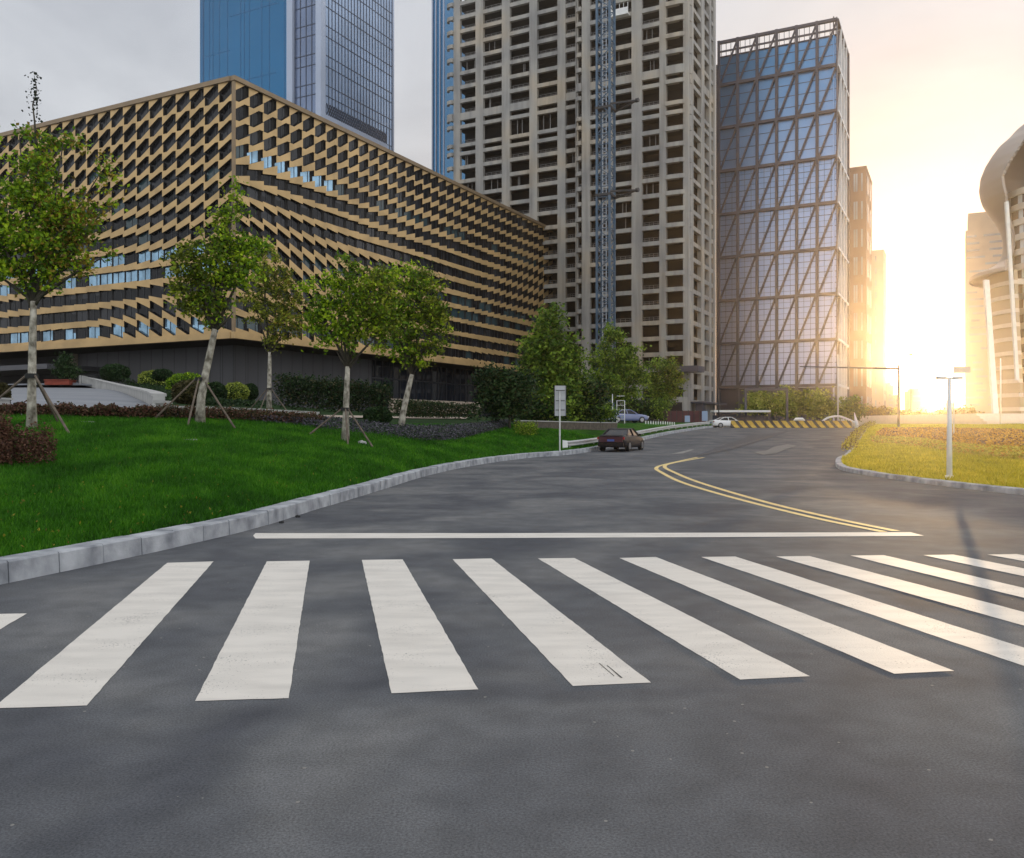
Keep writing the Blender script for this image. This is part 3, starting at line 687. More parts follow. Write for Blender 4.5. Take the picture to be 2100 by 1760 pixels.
# rounded balcony stacks
def ring(mb, ctr, r0, r1, a0, a1, z0, z1, n=10):
    for k in range(n):
        t0 = a0+(a1-a0)*k/n; t1 = a0+(a1-a0)*(k+1)/n
        q = lambda r, t, z: Vector((ctr.x, ctr.y, 0))+(kL.n*math.cos(t)-kL.d*math.sin(t))*r+Vector((0, 0, z))
        mb.hexa([q(r1, t0, z0), q(r1, t1, z0), q(r0, t1, z0), q(r0, t0, z0), q(r1, t0, z1), q(r1, t1, z1), q(r0, t1, z1), q(r0, t0, z1)])
def balcony(Fc, sa, sb, out, name, r=2.2):
    # sa: rounded end, sb: straight end ; slab edge runs along the face then curves back
    dr_ = 1 if sb > sa else -1; prev = 3
    for lo, hi in lev+[(HT, HT)]:
        mb = MB(); fbox(mb, Fc, min(sa+dr_*r, sb), max(sa+dr_*r, sb), prev, lo, out-.6, out+.55)
        c = Fc.p(sa+dr_*r, 0, out+.55-r)
        if dr_ > 0: ring(mb, c, r-.6, r, 0, math.pi/2*1.0, prev, lo)
        else: ring(mb, c, r-.6, r, 0, -math.pi/2, prev, lo)
        prev = hi; mb.build(name, M['concrete'], ct)
balcony(kL, -0.2, kL.s_of(1366), 0.0, 'balcony_edge', 2.4)
balcony(kL, sJ+.3, sJ-1.2, 0.0, 'balcony_edge', 1.0)
balcony(kL, kL.s_of(914, OB), kL.s_of(930, OB), OB, 'balcony_edge', 1.6)
mb = MB(); fbox(mb, kR, -0.1, 1.0, 0, HT, -1.2, -.0); mb.build('pier', M['concrete'], ct)
# dark interior with floor slabs and inner walls
mb = MB(); 
o_ = kL.p(1.5, 0, -4.5)
def inner(mb, s0, s1, o0, o1, z0, z1, mi): fbox(mb, kL, s0, s1, z0, z1, o0, o1, mi)
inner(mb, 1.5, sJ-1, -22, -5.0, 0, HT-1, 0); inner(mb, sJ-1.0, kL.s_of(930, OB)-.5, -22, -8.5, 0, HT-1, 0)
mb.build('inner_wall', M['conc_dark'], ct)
mb = MB(); prev = 0
for lo, hi in lev:
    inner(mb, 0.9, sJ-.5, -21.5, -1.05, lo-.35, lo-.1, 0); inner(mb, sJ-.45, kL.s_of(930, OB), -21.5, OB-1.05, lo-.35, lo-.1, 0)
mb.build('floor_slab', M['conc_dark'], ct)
mb = MB()
for a, b in front+left:
    out = 0 if (a, b) in front else OB
    for lo, hi in lev:
        r = rc.random()
        if hi-lo < 2: continue
        if r < .55:
            for zz in (lo+.45, lo+.9): fbox(mb, kL, a+.1, b-.1, zz, zz+.06, out-.8, out-.74)
            for q in range(4): sq = a+(b-a)*(q+.5)/4; fbox(mb, kL, sq, sq+.06, lo, lo+.95, out-.8, out-.74)
        if r > .86:
            for q in (rc.uniform(.2, .8), rc.uniform(.2, .8)): sq = a+(b-a)*q; fbox(mb, kL, sq, sq+.14, lo, hi, out-1.4, out-1.26)
mb.build('safety_rail', M['rail_steel'], ct)
mb = MB(); sa, sb = sr(kL, 1441, 1400, 2.5) if False else (kL.s_of(1405), kL.s_of(1405)+.1)
mb2 = MB(); fbox(mb2, kL, -3.0, 2.8, kL.z_of(0, 764), kL.z_of(0, 752), -2.0, 3.0); mb2.build('entrance_slab', M['dark_core'] if False else M['frame_steel'], ct)
mb2 = MB(); sa, sb = sr(kL, 1409, 1363, 2.0); fbox(mb2, kL, sa, sb, 1.2, kL.z_of(1, 815), .02, 4.0)
mb2.build('site_annex', M['concrete'], ct)
mb2 = MB(); fbox(mb2, kL, sa+.5, sb-.5, 2.4, kL.z_of(1, 826), 4.01, 4.05); mb2.build('annex_window', M['g_dark'], ct)
mb2 = MB(); fbox(mb2, kR, 1.3, sW-1, kR.z_of(4, 828), kR.z_of(4, 824), .02, 3.0); fbox(mb2, kR, 2, 4.5, 1.2, kR.z_of(4, 826), 1.0, 2.6); mb2.build('door_canopy', M['frame_steel'], ct)

# ---------------------------------------------------------------- construction mast
mc = empty('crane_mast', (P(1242, 850, 183).x, 183, 1.2), 'blue grey steel lattice mast standing against the raw concrete tower', 'crane')
c0 = P(1242, 868, 182.0); hw = 1.42
ex = -kL.d; ey = -kL.n      # mast sides follow the tower
base = Vector((c0.x, c0.y, 0))
def mp_(a, b, z): return base+ex*a+ey*b+Vector((0, 0, z))
cr = [(-hw, -hw), (hw, -hw), (hw, hw), (-hw, hw)]
for k, (a, b) in enumerate(cr):
    mb = MB(); mb.bar(mp_(a, b, 1.2), mp_(a, b, 112), .42, .42, 0, ey); mb.build('chord', M['crane'], mc)
mb = MB(); zz = 3.0; kx = 0
while zz < 110:
    for e in range(4):
        (a, b), (a2, b2) = cr[e], cr[(e+1) % 4]
        mb.bar(mp_(a, b, zz), mp_(a2, b2, zz), .15)
        if kx % 2 == 0: mb.bar(mp_(a, b, zz), mp_(a2, b2, zz+2.2), .15); 
        else: mb.bar(mp_(a2, b2, zz), mp_(a, b, zz+2.2), .15)
        mm = mp_((a+a2)/2, (b+b2)/2, zz+1.1)
        if e == 0: mb.bar(mm, mp_(a, b, zz+2.2) if kx % 2 else mp_(a2, b2, zz+2.2), .12)
    zz += 2.2; kx += 1
mb.build('bracing', M['crane'], mc)
mb = MB(); mb.bar(mp_(-.55, -.3, 2), mp_(-.55, -.3, 111), .22); mb.bar(mp_(.25, -.3, 2), mp_(.25, -.3, 111), .22)
zz = 3.0
while zz < 110: mb.bar(mp_(-.55, -.3, zz), mp_(.25, -.3, zz), .1); zz += .8
mb.build('ladder', M['crane_lt'], mc)
for yy in (228, 405):
    zc = CAMZ+(868-yy)/F*183
    mb = MB(); mb.bar(mp_(hw, -hw, zc+.5), mp_(7.8, -hw-1.2, zc-.3), .35, .3); mb.bar(mp_(hw, hw, zc-.4), mp_(7.8, -hw-1.2, zc-.3), .3); mb.bar(mp_(3, -.6, zc+.3), mp_(4.5, -hw-.4, zc+.2), .2)
    mb.tube([mp_(7.6, -hw-1.2, zc-.3), mp_(8.2, -hw-1.3, zc-.3)], .45, 8); fbox(mb, Face(base.x, base.y, ex, -ey), -hw-.3, hw+.3, zc-.25, zc+.25, -hw-.3, hw+.3); mb.build('tie_arm', M['dark_metal'], mc)
# work platform hung on the tower near the mast
mb = MB(); s0, s1 = sr(kL, 1292, 1258); zp = kL.z_of(s0, 33)
fbox(mb, kL, s0, s1, zp, zp+.4, .1, 1.6); fbox(mb, kL, s0, s1, zp+.4, zp+1.5, 1.5, 1.6)
for q in range(5): sq = s0+(s1-s0)*q/4; fbox(mb, kL, sq-.05, sq+.05, zp, zp+2.6, 1.4, 1.5)
tag(mb.build('work_platform', M['white_metal']), 'pale hanging work platform high beside the lattice mast', 'platform')

# ---------------------------------------------------------------- glass tower with diagonal braces
gL, gR = corner(1718, 215)
gt = empty('braced_tower', (gL.o.x, gL.o.y, 1), 'blue glass tower wrapped in a dark frame of vertical, level and diagonal members', 'building')
sT = gL.s_of(1474); bay = sT/6; ZT = gL.z_of(0, 35); dzr = 94/F*215
zl_ = [ZT-96.5/F*215-dzr*k for k in range(8)]  # levels from top
zb0 = 1.0
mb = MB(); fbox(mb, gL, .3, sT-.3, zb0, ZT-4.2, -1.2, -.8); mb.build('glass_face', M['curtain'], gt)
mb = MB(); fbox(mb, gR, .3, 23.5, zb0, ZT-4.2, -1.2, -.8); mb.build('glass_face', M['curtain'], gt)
mb = MB(); prism(mb, gL, gR, sT-.5, 23, 0, ZT-5.5, 1.6); mb.build('core_wall', M['dark_core'], gt)
mb = MB(); w = .38
for k in range(7): mb_ = MB(); fbox(mb_, gL, bay*k-w*.85+(.4 if k == 0 else 0), bay*k+w*.85, zb0, ZT, -.7, .25); mb_.build('column', M['frame_steel'], gt)
for k in range(1, 5): mb_ = MB(); fbox(mb_, gR, 24*k/4-w, 24*k/4+w, zb0, ZT, -.7, .25); mb_.build('column', M['white_metal'] if k in (1, 2, 3) else M['frame_steel'], gt)
for z in [ZT-.45]+zl_: 
    mb_ = MB(); fbox(mb_, gL, .4, sT, z-.36, z+.36, -.65, .2); mb_.build('beam', M['frame_steel'], gt)
    mb_ = MB(); fbox(mb_, gR, .4, 24, z-.3, z+.3, -.65, .2); mb_.build('beam', M['white_metal'] if z < ZT-2 else M['frame_steel'], gt)
tops = [ZT-.9]+zl_
for k in range(6):
    for q in range(8):
        hi, lo = tops[q]-.3, tops[q+1]+.3
        mb_ = MB(); mb_.bar(gL.p(bay*(k+1)-.35, lo, -.2), gL.p(bay*k+.35, hi, -.2), .42, .45, 0, gL.n)
        mb_.build('brace', M['frame_steel'], gt)
for k in range(4):
    for q in range(8): mb = MB(); mb.bar(gR.p(6*k+.35, tops[q+1]+.3, -.3), gR.p(6*(k+1)-.35, tops[q]-.3, -.3), .45, .4, 0, gR.n); mb.build('side_brace', M['frame_steel'], gt)
# thin glazing joints
mb = MB(); rg = random.Random(4)
for q in range(8):
    lo, hi = tops[q+1], tops[q]
    for r in (.25, .5, .75):
        z = lo+(hi-lo)*r
        if z < ZT-4.4: fbox(mb, gL, .4, sT, z-.07, z+.07, -.79, -.70)
    if q >= 3:
        for k in range(6):
            for v in (.33, .66): fbox(mb, gL, bay*(k+v)-.04, bay*(k+v)+.04, lo, min(hi, ZT-4.3), -.79, -.72)
        for r in (.125, .375, .625, .875):
            z = lo+(hi-lo)*r; fbox(mb, gL, .4, sT, z-.035, z+.035, -.79, -.72)
mb.build('glazing_joints', M['mullion_dk'], gt)
mb = MB(); fbox(mb, gL, .4, sT, ZT-3.0, ZT-2.6, -.6, -.2); fbox(mb, gL, .4, sT, ZT-4.2, ZT-4.0, -1.2, -.4)
for k in range(24): s = sT*(k+.5)/24; fbox(mb, gL, s-.06, s+.06, ZT-4.2, ZT-.8, -.55, -.4)
mb.build('roof_rail', M['frame_steel'], gt)
mb = MB(); c = gL.p(1.2, ZT, -2); mb.tube([(c.x, c.y, ZT-5), (c.x, c.y, ZT+1.2)], .15); mb.build('roof_light', M['dark_metal'], gt)
mb = MB(); fbox(mb, gL, .3, sT-.3, zb0, zl_[-1]-.5, -.75, -.6); mb.build('base_storey', M['frame_steel'], gt)

# ---------------------------------------------------------------- far buildings
def simple_tower(name, label, x0, x1, x2, ytop, D, m, wcols=(0.3, 0.7), rows=10, wfrac=.35, y_bot=858, top_cut=True, wm='win_far', group=None):
    a, b = corner(x1, D); t = empty(name, (a.o.x, a.o.y, 1), label, 'building', group)
    la_ = a.s_of(x0); lb_ = b.s_of(x2) if x2 > x1 else 12
    zt = a.z_of(0, ytop)
    mb = MB(); prism(mb, a, b, la_, lb_, 0, zt, 0); mb.build('wall', m, t)
    rh = (zt-3)/rows
    for r in range(rows):
        for c in wcols:
            s = la_*c; mb = MB(); fbox(mb, a, s-la_*.045, s+la_*.045, zt-rh*(r+.8), zt-rh*(r+.8)+rh*wfrac*1.6, .01, .08); mb.build('window', M[wm], t)
        for c in (.3, .7):
            s = lb_*c; mb = MB(); fbox(mb, b, s-lb_*.08, s+lb_*.08, zt-rh*(r+.8), zt-rh*(r+.8)+rh*wfrac*1.6, .01, .08); mb.build('window', M[wm], t)
    mb = MB(); fbox(mb, a, -.2, la_, zt, zt+.8, -.8, .15); fbox(mb, b, -.2, lb_, zt, zt+.8, -.8, .15); mb.build('parapet', m, t)
    return t
simple_tower('brick_tower', 'reddish brown high-rise with paired windows right of the braced glass tower', 1738, 1776, 1788, 345, 300, M['brick_brown'], (.22, .5, .62), 9, .4)
simple_tower('tan_tower', 'pale tan narrow high-rise behind the reddish brown one', 1780, 1812, 1817, 516, 380, M['pale_tan'], (.5,), 14, .3)
# pale stepped tower with staggered window slits
a, b = corner(2078, 230)
pt_ = empty('pale_tower', (a.o.x, a.o.y, 1), 'pale office tower with rows of thin window slits behind the curved building', 'building')
def cbox(mb, X0, X1, Y0, Y1, z0, z1, mi=0): mb.box(X0, X1, Y0, Y1, z0, z1, mi)
sp0 = a.s_of(1985); sp1 = a.s_of(1980); zt = a.z_of(sp0, 438); zs = a.z_of(sp1, 474)
mb = MB(); prism(mb, a, b, sp0, 14, 0, zt, 0); mb.build('wall', M['pale_tan'], pt_)
mb = MB(); fbox(mb, a, sp0, sp1, 0, zs, -12, .4); fbox(mb, a, 0, sp0, 0, zs, .01, .4); mb.build('wall_facing', M['pale_tan'], pt_)
rp = random.Random(6); z = zs-2; ns = 0
mb = MB()
while z > 6:
    X = rp.uniform(.5, 3)
    while X < sp1-2.5:
        L = rp.uniform(2, 5); m1 = mb if ns >= 90 else MB(); fbox(m1, a, X, min(X+L, sp1-.3), z, z+.55, .41, .46)
        if ns < 90: m1.build('window_slit', M['win_far'], pt_)
        ns += 1; X += L+rp.uniform(.5, 3)
    z -= 1.9
if mb.v: tag(mb.build('window_slit', M['win_far'], pt_), kind='stuff')
rs = random.Random(12)
for k, (xa, xb, yt, D) in enumerate(((1821, 1832, 790, 420), (1836, 1846, 815, 430), (1870, 1890, 802, 440), (1893, 1905, 838, 400), (1909, 1919, 846, 410), (1923, 1934, 848, 430), (1949, 1956, 826, 450), (1962, 1978, 842, 380))):
    lab = ['distant slab block just right of the tan high-rise', 'small distant block under the traffic pole arm', 'distant block below the thin mast at the skyline', 'low distant block left of the bright gap', 'tiny distant block in the middle of the bright gap', 'tiny distant block right of the gap centre', 'narrow distant block left of the tall lamp post', 'wide low distant block beside the pale slit-windowed tower'][k]
    X0, X1 = P(xa, 0, D).x, P(xb, 0, D).x; zt = P(0, yt, D).z
    t = empty('distant_building', (X0, D, 1), lab, 'building', 'distant buildings on the skyline')
    mb = MB(); cbox(mb, X0, X1, D, D+8, 0, zt); cbox(mb, X0+.8, X1-.8, D+1, D+6, zt, zt+1.2); mb.build('wall', M['pale_tan'], t)
    for z in np.arange(3, zt-1, 2.4): mb = MB(); cbox(mb, X0+.4, X1-.4, D-.06, D-.01, z, z+1.0); mb.build('window_band', M['win_far'], t)
mb = MB(); p = P(1868, 868, 330); mb.tube([(p.x, 330, 0), (p.x, 330, P(0, 760, 330).z), (p.x, 330, P(0, 727, 330).z)], [.25, .2, .1]); mb.tube([(p.x-.6, 330, P(0, 727, 330).z), (p.x+.6, 330, P(0, 727, 330).z)], .3)
tag(mb.build('far_mast', M['dark_metal']), 'thin distant mast rising above the skyline blocks', 'mast')

# ---------------------------------------------------------------- curved building on the right
Dm = 130; ax = P(2190, 0, Dm+14).x+1.2; upm = Dm/F
mu_ = empty('curved_building', (ax, Dm+14, 1.2), 'curved sand-coloured building with a flaring metal roof at the right edge', 'building')
def zy(y): return CAMZ-(y-HY)*upm
def lathe(prof, a0, a1, n, thick, m, name, parent=None, openf=None, rows=70):
    zs = [p[0] for p in prof]; rs_ = [p[1] for p in prof]; L = np.concatenate([[0], np.cumsum(np.hypot(np.diff(zs), np.diff(rs_)))])
    tt = np.linspace(0, L[-1], rows); zz = np.interp(tt, L, zs); rq = np.interp(tt, L, rs_); mb = MB(); nr = rows
    cen = Vector((ax, Dm+14, 0))
    for k in range(n+1):
        an = a0+(a1-a0)*k/n; e_ = Vector((math.cos(an), math.sin(an), 0))
        for j in range(nr): mb.v.append(tuple(cen+e_*rq[j]+Vector((0, 0, zz[j]))))
        for j in range(nr): mb.v.append(tuple(cen+e_*max(.05, rq[j]-thick)+Vector((0, 0, zz[j]))))
    ok = lambda k, j: 0 <= k < n and 0 <= j < nr-1 and not (openf and openf(a0+(a1-a0)*(k+.5)/n, zz[j]))
    full = abs(a1-a0-2*math.pi) < 1e-6
    for k in range(n):
        for j in range(nr-1):
            if not ok(k, j): continue
            o, q = k*2*nr, (k+1)*2*nr
            mb.f.append((o+j, q+j, q+j+1, o+j+1)); mb.f.append((o+nr+j+1, q+nr+j+1, q+nr+j, o+nr+j))
            if not ok(k, j+1): mb.f.append((o+j+1, q+j+1, q+nr+j+1, o+nr+j+1))
            if not ok(k, j-1): mb.f.append((o+nr+j, q+nr+j, q+j, o+j))
            if not ok((k+1) % n if full else k+1, j): mb.f.append((q+j, q+nr+j, q+nr+j+1, q+j+1))
            if not ok((k-1) % n if full else k-1, j): mb.f.append((o+j, o+j+1, o+nr+j+1, o+nr+j))
    mb.mi = [0]*len(mb.f)
    o = mb.build(name, m, parent, smooth=False)
    o.data.polygons.foreach_set('use_smooth', [True]*len(o.data.polygons)); o.data.set_sharp_from_angle(angle=math.radians(40)); return o
sc_ = 144/130.0*upm
prof = [(205, 20), (222, 60), (245, 92), (258, 108), (275, 123), (290, 140), (307, 152), (326, 163), (348, 171), (371, 173.5), (388, 171), (402, 167), (418, 158), (433, 148), (450, 139), (468, 132.5), (485, 129.5), (503, 129.5), (519, 133), (534, 142), (542, 155), (547, 165), (553, 180), (558, 191), (566, 192)]
pr = [(CAMZ-(y-HY)/F*144, r*sc_) for y, r in prof]
zopen = CAMZ-(345-HY)/F*144
def op_(an, z):
    if math.sin(an) > -.02: return False
    r = np.interp(z, [p[0] for p in pr][::-1], [p[1] for p in pr][::-1]); X, Y = ax+r*math.cos(an), Dm+14+r*math.sin(an)
    x, y = CX+X/Y*F, HY-(z-CAMZ)/Y*F
    return x > np.interp(y, [262, 285, 333, 360, 387, 414, 700], [2150, 2100, 2067, 2054, 2058, 2062, 2062]) if y > 262 else False
lathe(pr, 0, 2*math.pi, 420, .5, M['mus_roof'], 'flared_roof', parent=mu_, openf=op_, rows=150)
# ringed drum seen through the opening
drum = MB(); nb = 13; zt = CAMZ-(392-HY)/F*144; zb_ = CAMZ-(776-HY)/F*132
def rr_(z): 
    t = (zt-z)/(zt-zb_); return (127-22*t)*sc_*0.985
for k in range(nb):
    zh = zt-(zt-zb_)*k/nb; hgt = (zt-zb_)/nb
    for (za, zc_, ro, mi) in ((zh-hgt*.42, zh, .35, 0), (zh-hgt, zh-hgt*.42, 0, 1)):
        for q in range(64):
            t0, t1 = 2*math.pi*q/64, 2*math.pi*(q+1)/64; r = rr_(zh)+ro
            mm = mi if mi == 0 or q % 3 else 2
            f = lambda rr0, t, z: Vector((ax+rr0*math.cos(t), Dm+14+rr0*math.sin(t), z))
            drum.hexa([f(r, t0, za), f(r, t1, za), f(r-.8, t1, za), f(r-.8, t0, za), f(r, t0, zc_), f(r, t1, zc_), f(r-.8, t1, zc_), f(r-.8, t0, zc_)], mm)
drum.build('ringed_drum', [M['mus_band'], M['mus_glass'], M['white_metal']], mu_)
mb = MB(); mb.tube([(ax, Dm+14, 0), (ax, Dm+14, zb_+.5)], 104*sc_, 40); mb.build('glazed_base', M['mus_wall'], mu_)
wing = MB(); zt2 = CAMZ-(574-HY)/F*150; zg = 1.5
for k in range(11):
    z1_ = zt2-(zt2-zg)*k/11; z0_ = zt2-(zt2-zg)*(k+1)/11
    for q in range(40):
        t0, t1 = math.radians(150+48*q/40), math.radians(150+48*(q+1)/40)
        r = lambda z: (166-20*(zt2-z)/(zt2-zg))*sc_
        f = lambda rr0, t, z: Vector((ax+rr0*math.cos(t), Dm+14+rr0*math.sin(t), z))
        zz = z0_+(z1_-z0_)*.28
        wing.hexa([f(r(z0_), t0, z0_), f(r(z0_), t1, z0_), f(r(z0_)-1, t1, z0_), f(r(z0_)-1, t0, z0_), f(r(zz), t0, zz), f(r(zz), t1, zz), f(r(zz)-1, t1, zz), f(r(zz)-1, t0, zz)], 0)
        wing.hexa([f(r(zz)-.3, t0, zz), f(r(zz)-.3, t1, zz), f(r(zz)-1, t1, zz), f(r(zz)-1, t0, zz), f(r(z1_)-.3, t0, z1_), f(r(z1_)-.3, t1, z1_), f(r(z1_)-1, t1, z1_), f(r(z1_)-1, t0, z1_)], 1)
wing.build('curved_wall', [M['mus_band'], M['mus_wall']], mu_)
mb = MB(); pA = P(2022, 575, 138); pB = P(2042, 860, 134); mb.bar(pA, pB, .55, .8); mb.build('leaning_fin', M['white_metal'], mu_)
mb = MB(); pA = P(2064, 414, 131); pB = P(2086, 780, 131); mb.bar(pA, pB, .4, .5); mb.build('leaning_fin', M['white_metal'], mu_)
mb = MB(); lathe([(CAMZ-(571-HY)/F*140, 155*sc_), (CAMZ-(582-HY)/F*140, 155*sc_)], math.radians(150), math.radians(198), 20, 1.5, M['mus_band'], 'lintel', parent=mu_, rows=3)
mb = MB()
for k in range(4): mb.box(P(1990+k*5, 0, 116).x, P(1990+k*5, 0, 116).x+60, 112+k*1.4, 160, gz(120)-.2, CAMZ-(866-HY)/F*112+.1+.36*k)
mb.build('entrance_steps', M['mus_band'], mu_)
# ---------------------------------------------------------------- vegetation
def clump_points(blobs, nclump, per, cr, depth=1.0, shell=.55, flat=1.0):
    """leaf centres in clumps spread through ellipsoids: blobs = (centre, (rx,ry,rz), weight)"""
    w = np.array([b[2] for b in blobs], float); w /= w.sum()
    C = []; T = []
    for (c, r, _), wi in zip(blobs, w):
        n = max(2, int(nclump*wi)); u = RNG.normal(size=(n, 3)); u /= np.linalg.norm(u, axis=1)[:, None]
        rad = RNG.uniform(shell, 1.0, n)[:, None]**1.0
        rad *= 1+0.16*RNG.normal(size=(n, 1))
        cc = np.array(c)+u*rad*np.array(r); C.append(cc); T.append(RNG.uniform(0.25, 0.92, n))
    C = np.concatenate(C); T = np.concatenate(T); k = RNG.integers(0, len(C), int(len(C)*per))
    off = RNG.normal(size=(len(k), 3))*cr*RNG.uniform(.35, 1.1, len(k))[:, None]; off[:, 2] *= 0.7*flat
    return C[k]+off, np.clip(T[k]+RNG.normal(size=len(k))*0.16, 0, 1), C
def stakes(base, label, r=1.1, h=1.25, angs=(200, 320, 80), hit_=True):
    t = empty('tree_stakes', base, label, 'tree support', 'wooden stakes propping the street trees')
    for a in angs:
        an = math.radians(a); X, Y = base.x+r*math.cos(an), base.y+r*math.sin(an)
        mb = MB(); mb.tube([(X, Y, gnd(X, Y)-.05), (base.x+.14*math.cos(an), base.y+.14*math.sin(an), base.z+h)], [.035, .03], 6); mb.build('stake', M['wood'], t)
    mb = MB(); mb.tube([(base.x, base.y, base.z+h-.07), (base.x, base.y, base.z+h+.05)], [.17, .17], 10); mb.build('strap', M['strap'], t)
def tree(name, label, bx, by, trunk, limbs, blobs, nclump, per, lsize, lm, cr, bark='bark_pale', tr=.12, lean=None, D=None, group=None, cat='tree', mixm=None, mixf=0, depthf=0.9, shell=.35):
    base = hit(bx, by) if D is None else P(bx, by, D); D = base.y; u = D/F
    W = lambda x, y, dy=0: Vector(((x-CX)/F*D, D+dy, CAMZ-(y-HY)*u))
    t = empty(name, base, label, cat, group)
    mb = MB(); pts = [base-Vector((0, 0, .15))]+[W(x, y) for x, y in trunk]
    n = len(pts); mb.tube(pts, [tr*(1.25 if i == 0 else 1-.38*i/(n-1)) for i in range(n)], 10)
    mb.build('trunk', M[bark], t, smooth=True)
    fork = pts[-1]; bl = []
    for b in blobs:
        x, y, rx, ry = b[:4]; dy = b[4] if len(b) > 4 else 0
        bl.append((W(x, y, dy*rx*u), (rx*u, rx*u*depthf, ry*u), rx*ry*(b[5] if len(b) > 5 else 1)))
    C, T, CC = clump_points(bl, nclump, per, cr, shell=shell)
    mb = MB()
    rr1 = random.Random(int(bx))
    for (c, r, w) in bl:
        mid = fork.lerp(c, .5)+Vector((rr1.uniform(-.15, .15), rr1.uniform(-.15, .15), .1)); mb.tube([fork, mid, c], [tr*.42, tr*.26, tr*.10], 6)
        for q in range(5):
            k = CC[rr1.randrange(len(CC))]; k = Vector(k)
            if (k-c).length < max(r)*1.1: mb.tube([mid.lerp(c, .5), mid.lerp(k, .6)+Vector((0, 0, .05)), k], [tr*.14, tr*.09, .008], 5)
    for (x, y, x2, y2) in limbs: mb.tube([W(x, y), W((x+x2)/2, (y+y2)/2+4), W(x2, y2)], [tr*.4, tr*.3, tr*.12], 6)
    mb.build('branch', M['bark_dark'] if bark != 'bark_pale' or True else M[bark], t, smooth=True)
    if mixm:
        mi = (RNG.random(len(C)) < mixf*np.clip((C[:, 0]-base.x)/(1.2)+.6, 0.15, 2)).astype(int); o = np_leaves('crown', [M[lm], M[mixm]], C, lsize, T, t, tuple(base), mi=mi)
    else: o = np_leaves('crown', M[lm], C, lsize, T, t, tuple(base))
    return base
G5 = 'street trees along the lawn'
b1 = tree('street_tree', 'leafy young tree with a pale flaking trunk at the left edge of the lawn', 65, 880, [(65, 820), (66, 740), (68, 660), (69, 618)], [(68, 640, 40, 560), (69, 630, 110, 560)],
  [(75, 340, 45, 45), (55, 400, 60, 50), (135, 440, 60, 50), (20, 480, 70, 55), (90, 500, 75, 55), (170, 470, 40, 40, 0, .8), (60, 560, 75, 40), (-50, 430, 70, 80), (-40, 540, 60, 40), (150, 540, 45, 28), (200, 350, 45, 40, .3, .25), (130, 290, 60, 35, 0, .25), (40, 280, 60, 30, 0, .3), (225, 520, 20, 18, 0, .3), (210, 430, 30, 30, 0, .3)],
  430, 34, .125, 'leaf_a', .19, tr=.125, group=G5, mixm='leaf_y', mixf=.22)
stakes(b1, 'three dark stakes propping the pale-trunked tree at the left', 1.75, 1.45, (190, 330, 95))
# dead-looking top shoot
mb = MB(); u = b1.y/F; W = lambda x, y: Vector(((x-CX)/F*b1.y, b1.y, CAMZ-(y-HY)*u))
mb.tube([W(75, 330), W(71, 250), W(67, 215), W(76, 185), W(70, 155)], [.03, .025, .018, .014, .008], 5)
rt = random.Random(2); cc = []
for q in range(130):
    y = rt.choice((rt.uniform(150, 190), rt.uniform(190, 215), rt.uniform(222, 255))); x = 72+rt.gauss(0, 7); p = W(x, y); cc.append((p.x, p.y+rt.gauss(0, .08), p.z))
mb.build('top_shoot', M['bark_dark'], [o for o in col.objects if o.name.startswith('street_tree')][0])
np_leaves('top_leaves', M['leaf_d'], np.array(cc), .075, RNG.uniform(0, .2, len(cc)), [o for o in col.objects if o.name.startswith('street_tree')][0], tuple(b1), aspect=.8)
b2 = tree('street_tree', 'right-leaning young tree in front of the building corner, second from the left', 410, 868, [(412, 820), (423, 760), (436, 700), (441, 675)], [(441, 678, 478, 640), (440, 680, 415, 620)],
  [(470, 450, 35, 45, 0, .7), (450, 500, 50, 40), (390, 540, 48, 45), (440, 560, 65, 50), (490, 540, 45, 60), (380, 600, 45, 40), (430, 630, 55, 35), (480, 400, 14, 28, 0, .8), (520, 500, 30, 40, 0, .7)],
  270, 26, .145, 'leaf_o', .20, tr=.15, group=G5, mixm='leaf_a', mixf=.5)
stakes(b2, 'stakes propping the right-leaning tree, second from the left', 1.5, 1.5, (200, 340, 275))
b3 = tree('street_tree', 'olive-leaved young tree just right of the building corner, third from the left', 552, 845, [(552, 800), (553, 750), (553, 722)], [(553, 730, 535, 690), (553, 730, 580, 680)],
  [(545, 560, 50, 50), (520, 610, 40, 45), (590, 600, 50, 55), (555, 650, 60, 45), (540, 520, 35, 35), (600, 660, 40, 35), (565, 700, 35, 22)],
  230, 26, .19, 'leaf_o', .26, tr=.16, group=G5, mixm='leaf_y', mixf=.12)
stakes(b3, 'stakes propping the tree just right of the building corner', 1.4, 1.5, (170, 350, 260))
b4 = tree('street_tree', 'slim straight-trunked young tree in the middle of the lawn, fourth from the left', 708, 905, [(709, 860), (711, 800), (713, 752)], [(713, 755, 690, 720), (713, 757, 745, 715)],
  [(700, 600, 55, 55), (655, 640, 42, 45), (740, 640, 55, 55), (700, 690, 70, 40), (775, 600, 45, 50), (640, 590, 30, 30, 0, .5), (715, 545, 28, 28, 0, .5), (790, 670, 40, 40), (770, 560, 30, 25, 0, .5)],
  280, 25, .145, 'leaf_a', .20, tr=.14, group=G5, mixm='leaf_o', mixf=.4)
stakes(b4, 'stakes propping the slim tree in the middle of the lawn', 1.4, 1.2, (200, 330, 285))
b5 = tree('street_tree', 'dense rounded young tree with a right-leaning trunk, fifth from the left', 822, 879, [(826, 850), (837, 800), (845, 768)], [(845, 770, 865, 730), (845, 770, 820, 730)],
  [(830, 570, 50, 40), (870, 610, 50, 60), (820, 640, 60, 60), (890, 680, 42, 50), (830, 700, 65, 40), (850, 740, 35, 22), (780, 640, 40, 50), (900, 640, 30, 40), (780, 560, 30, 30, 0, .5)],
  350, 26, .18, 'leaf_a', .26, tr=.18, group=G5, mixm='leaf_o', mixf=.35)
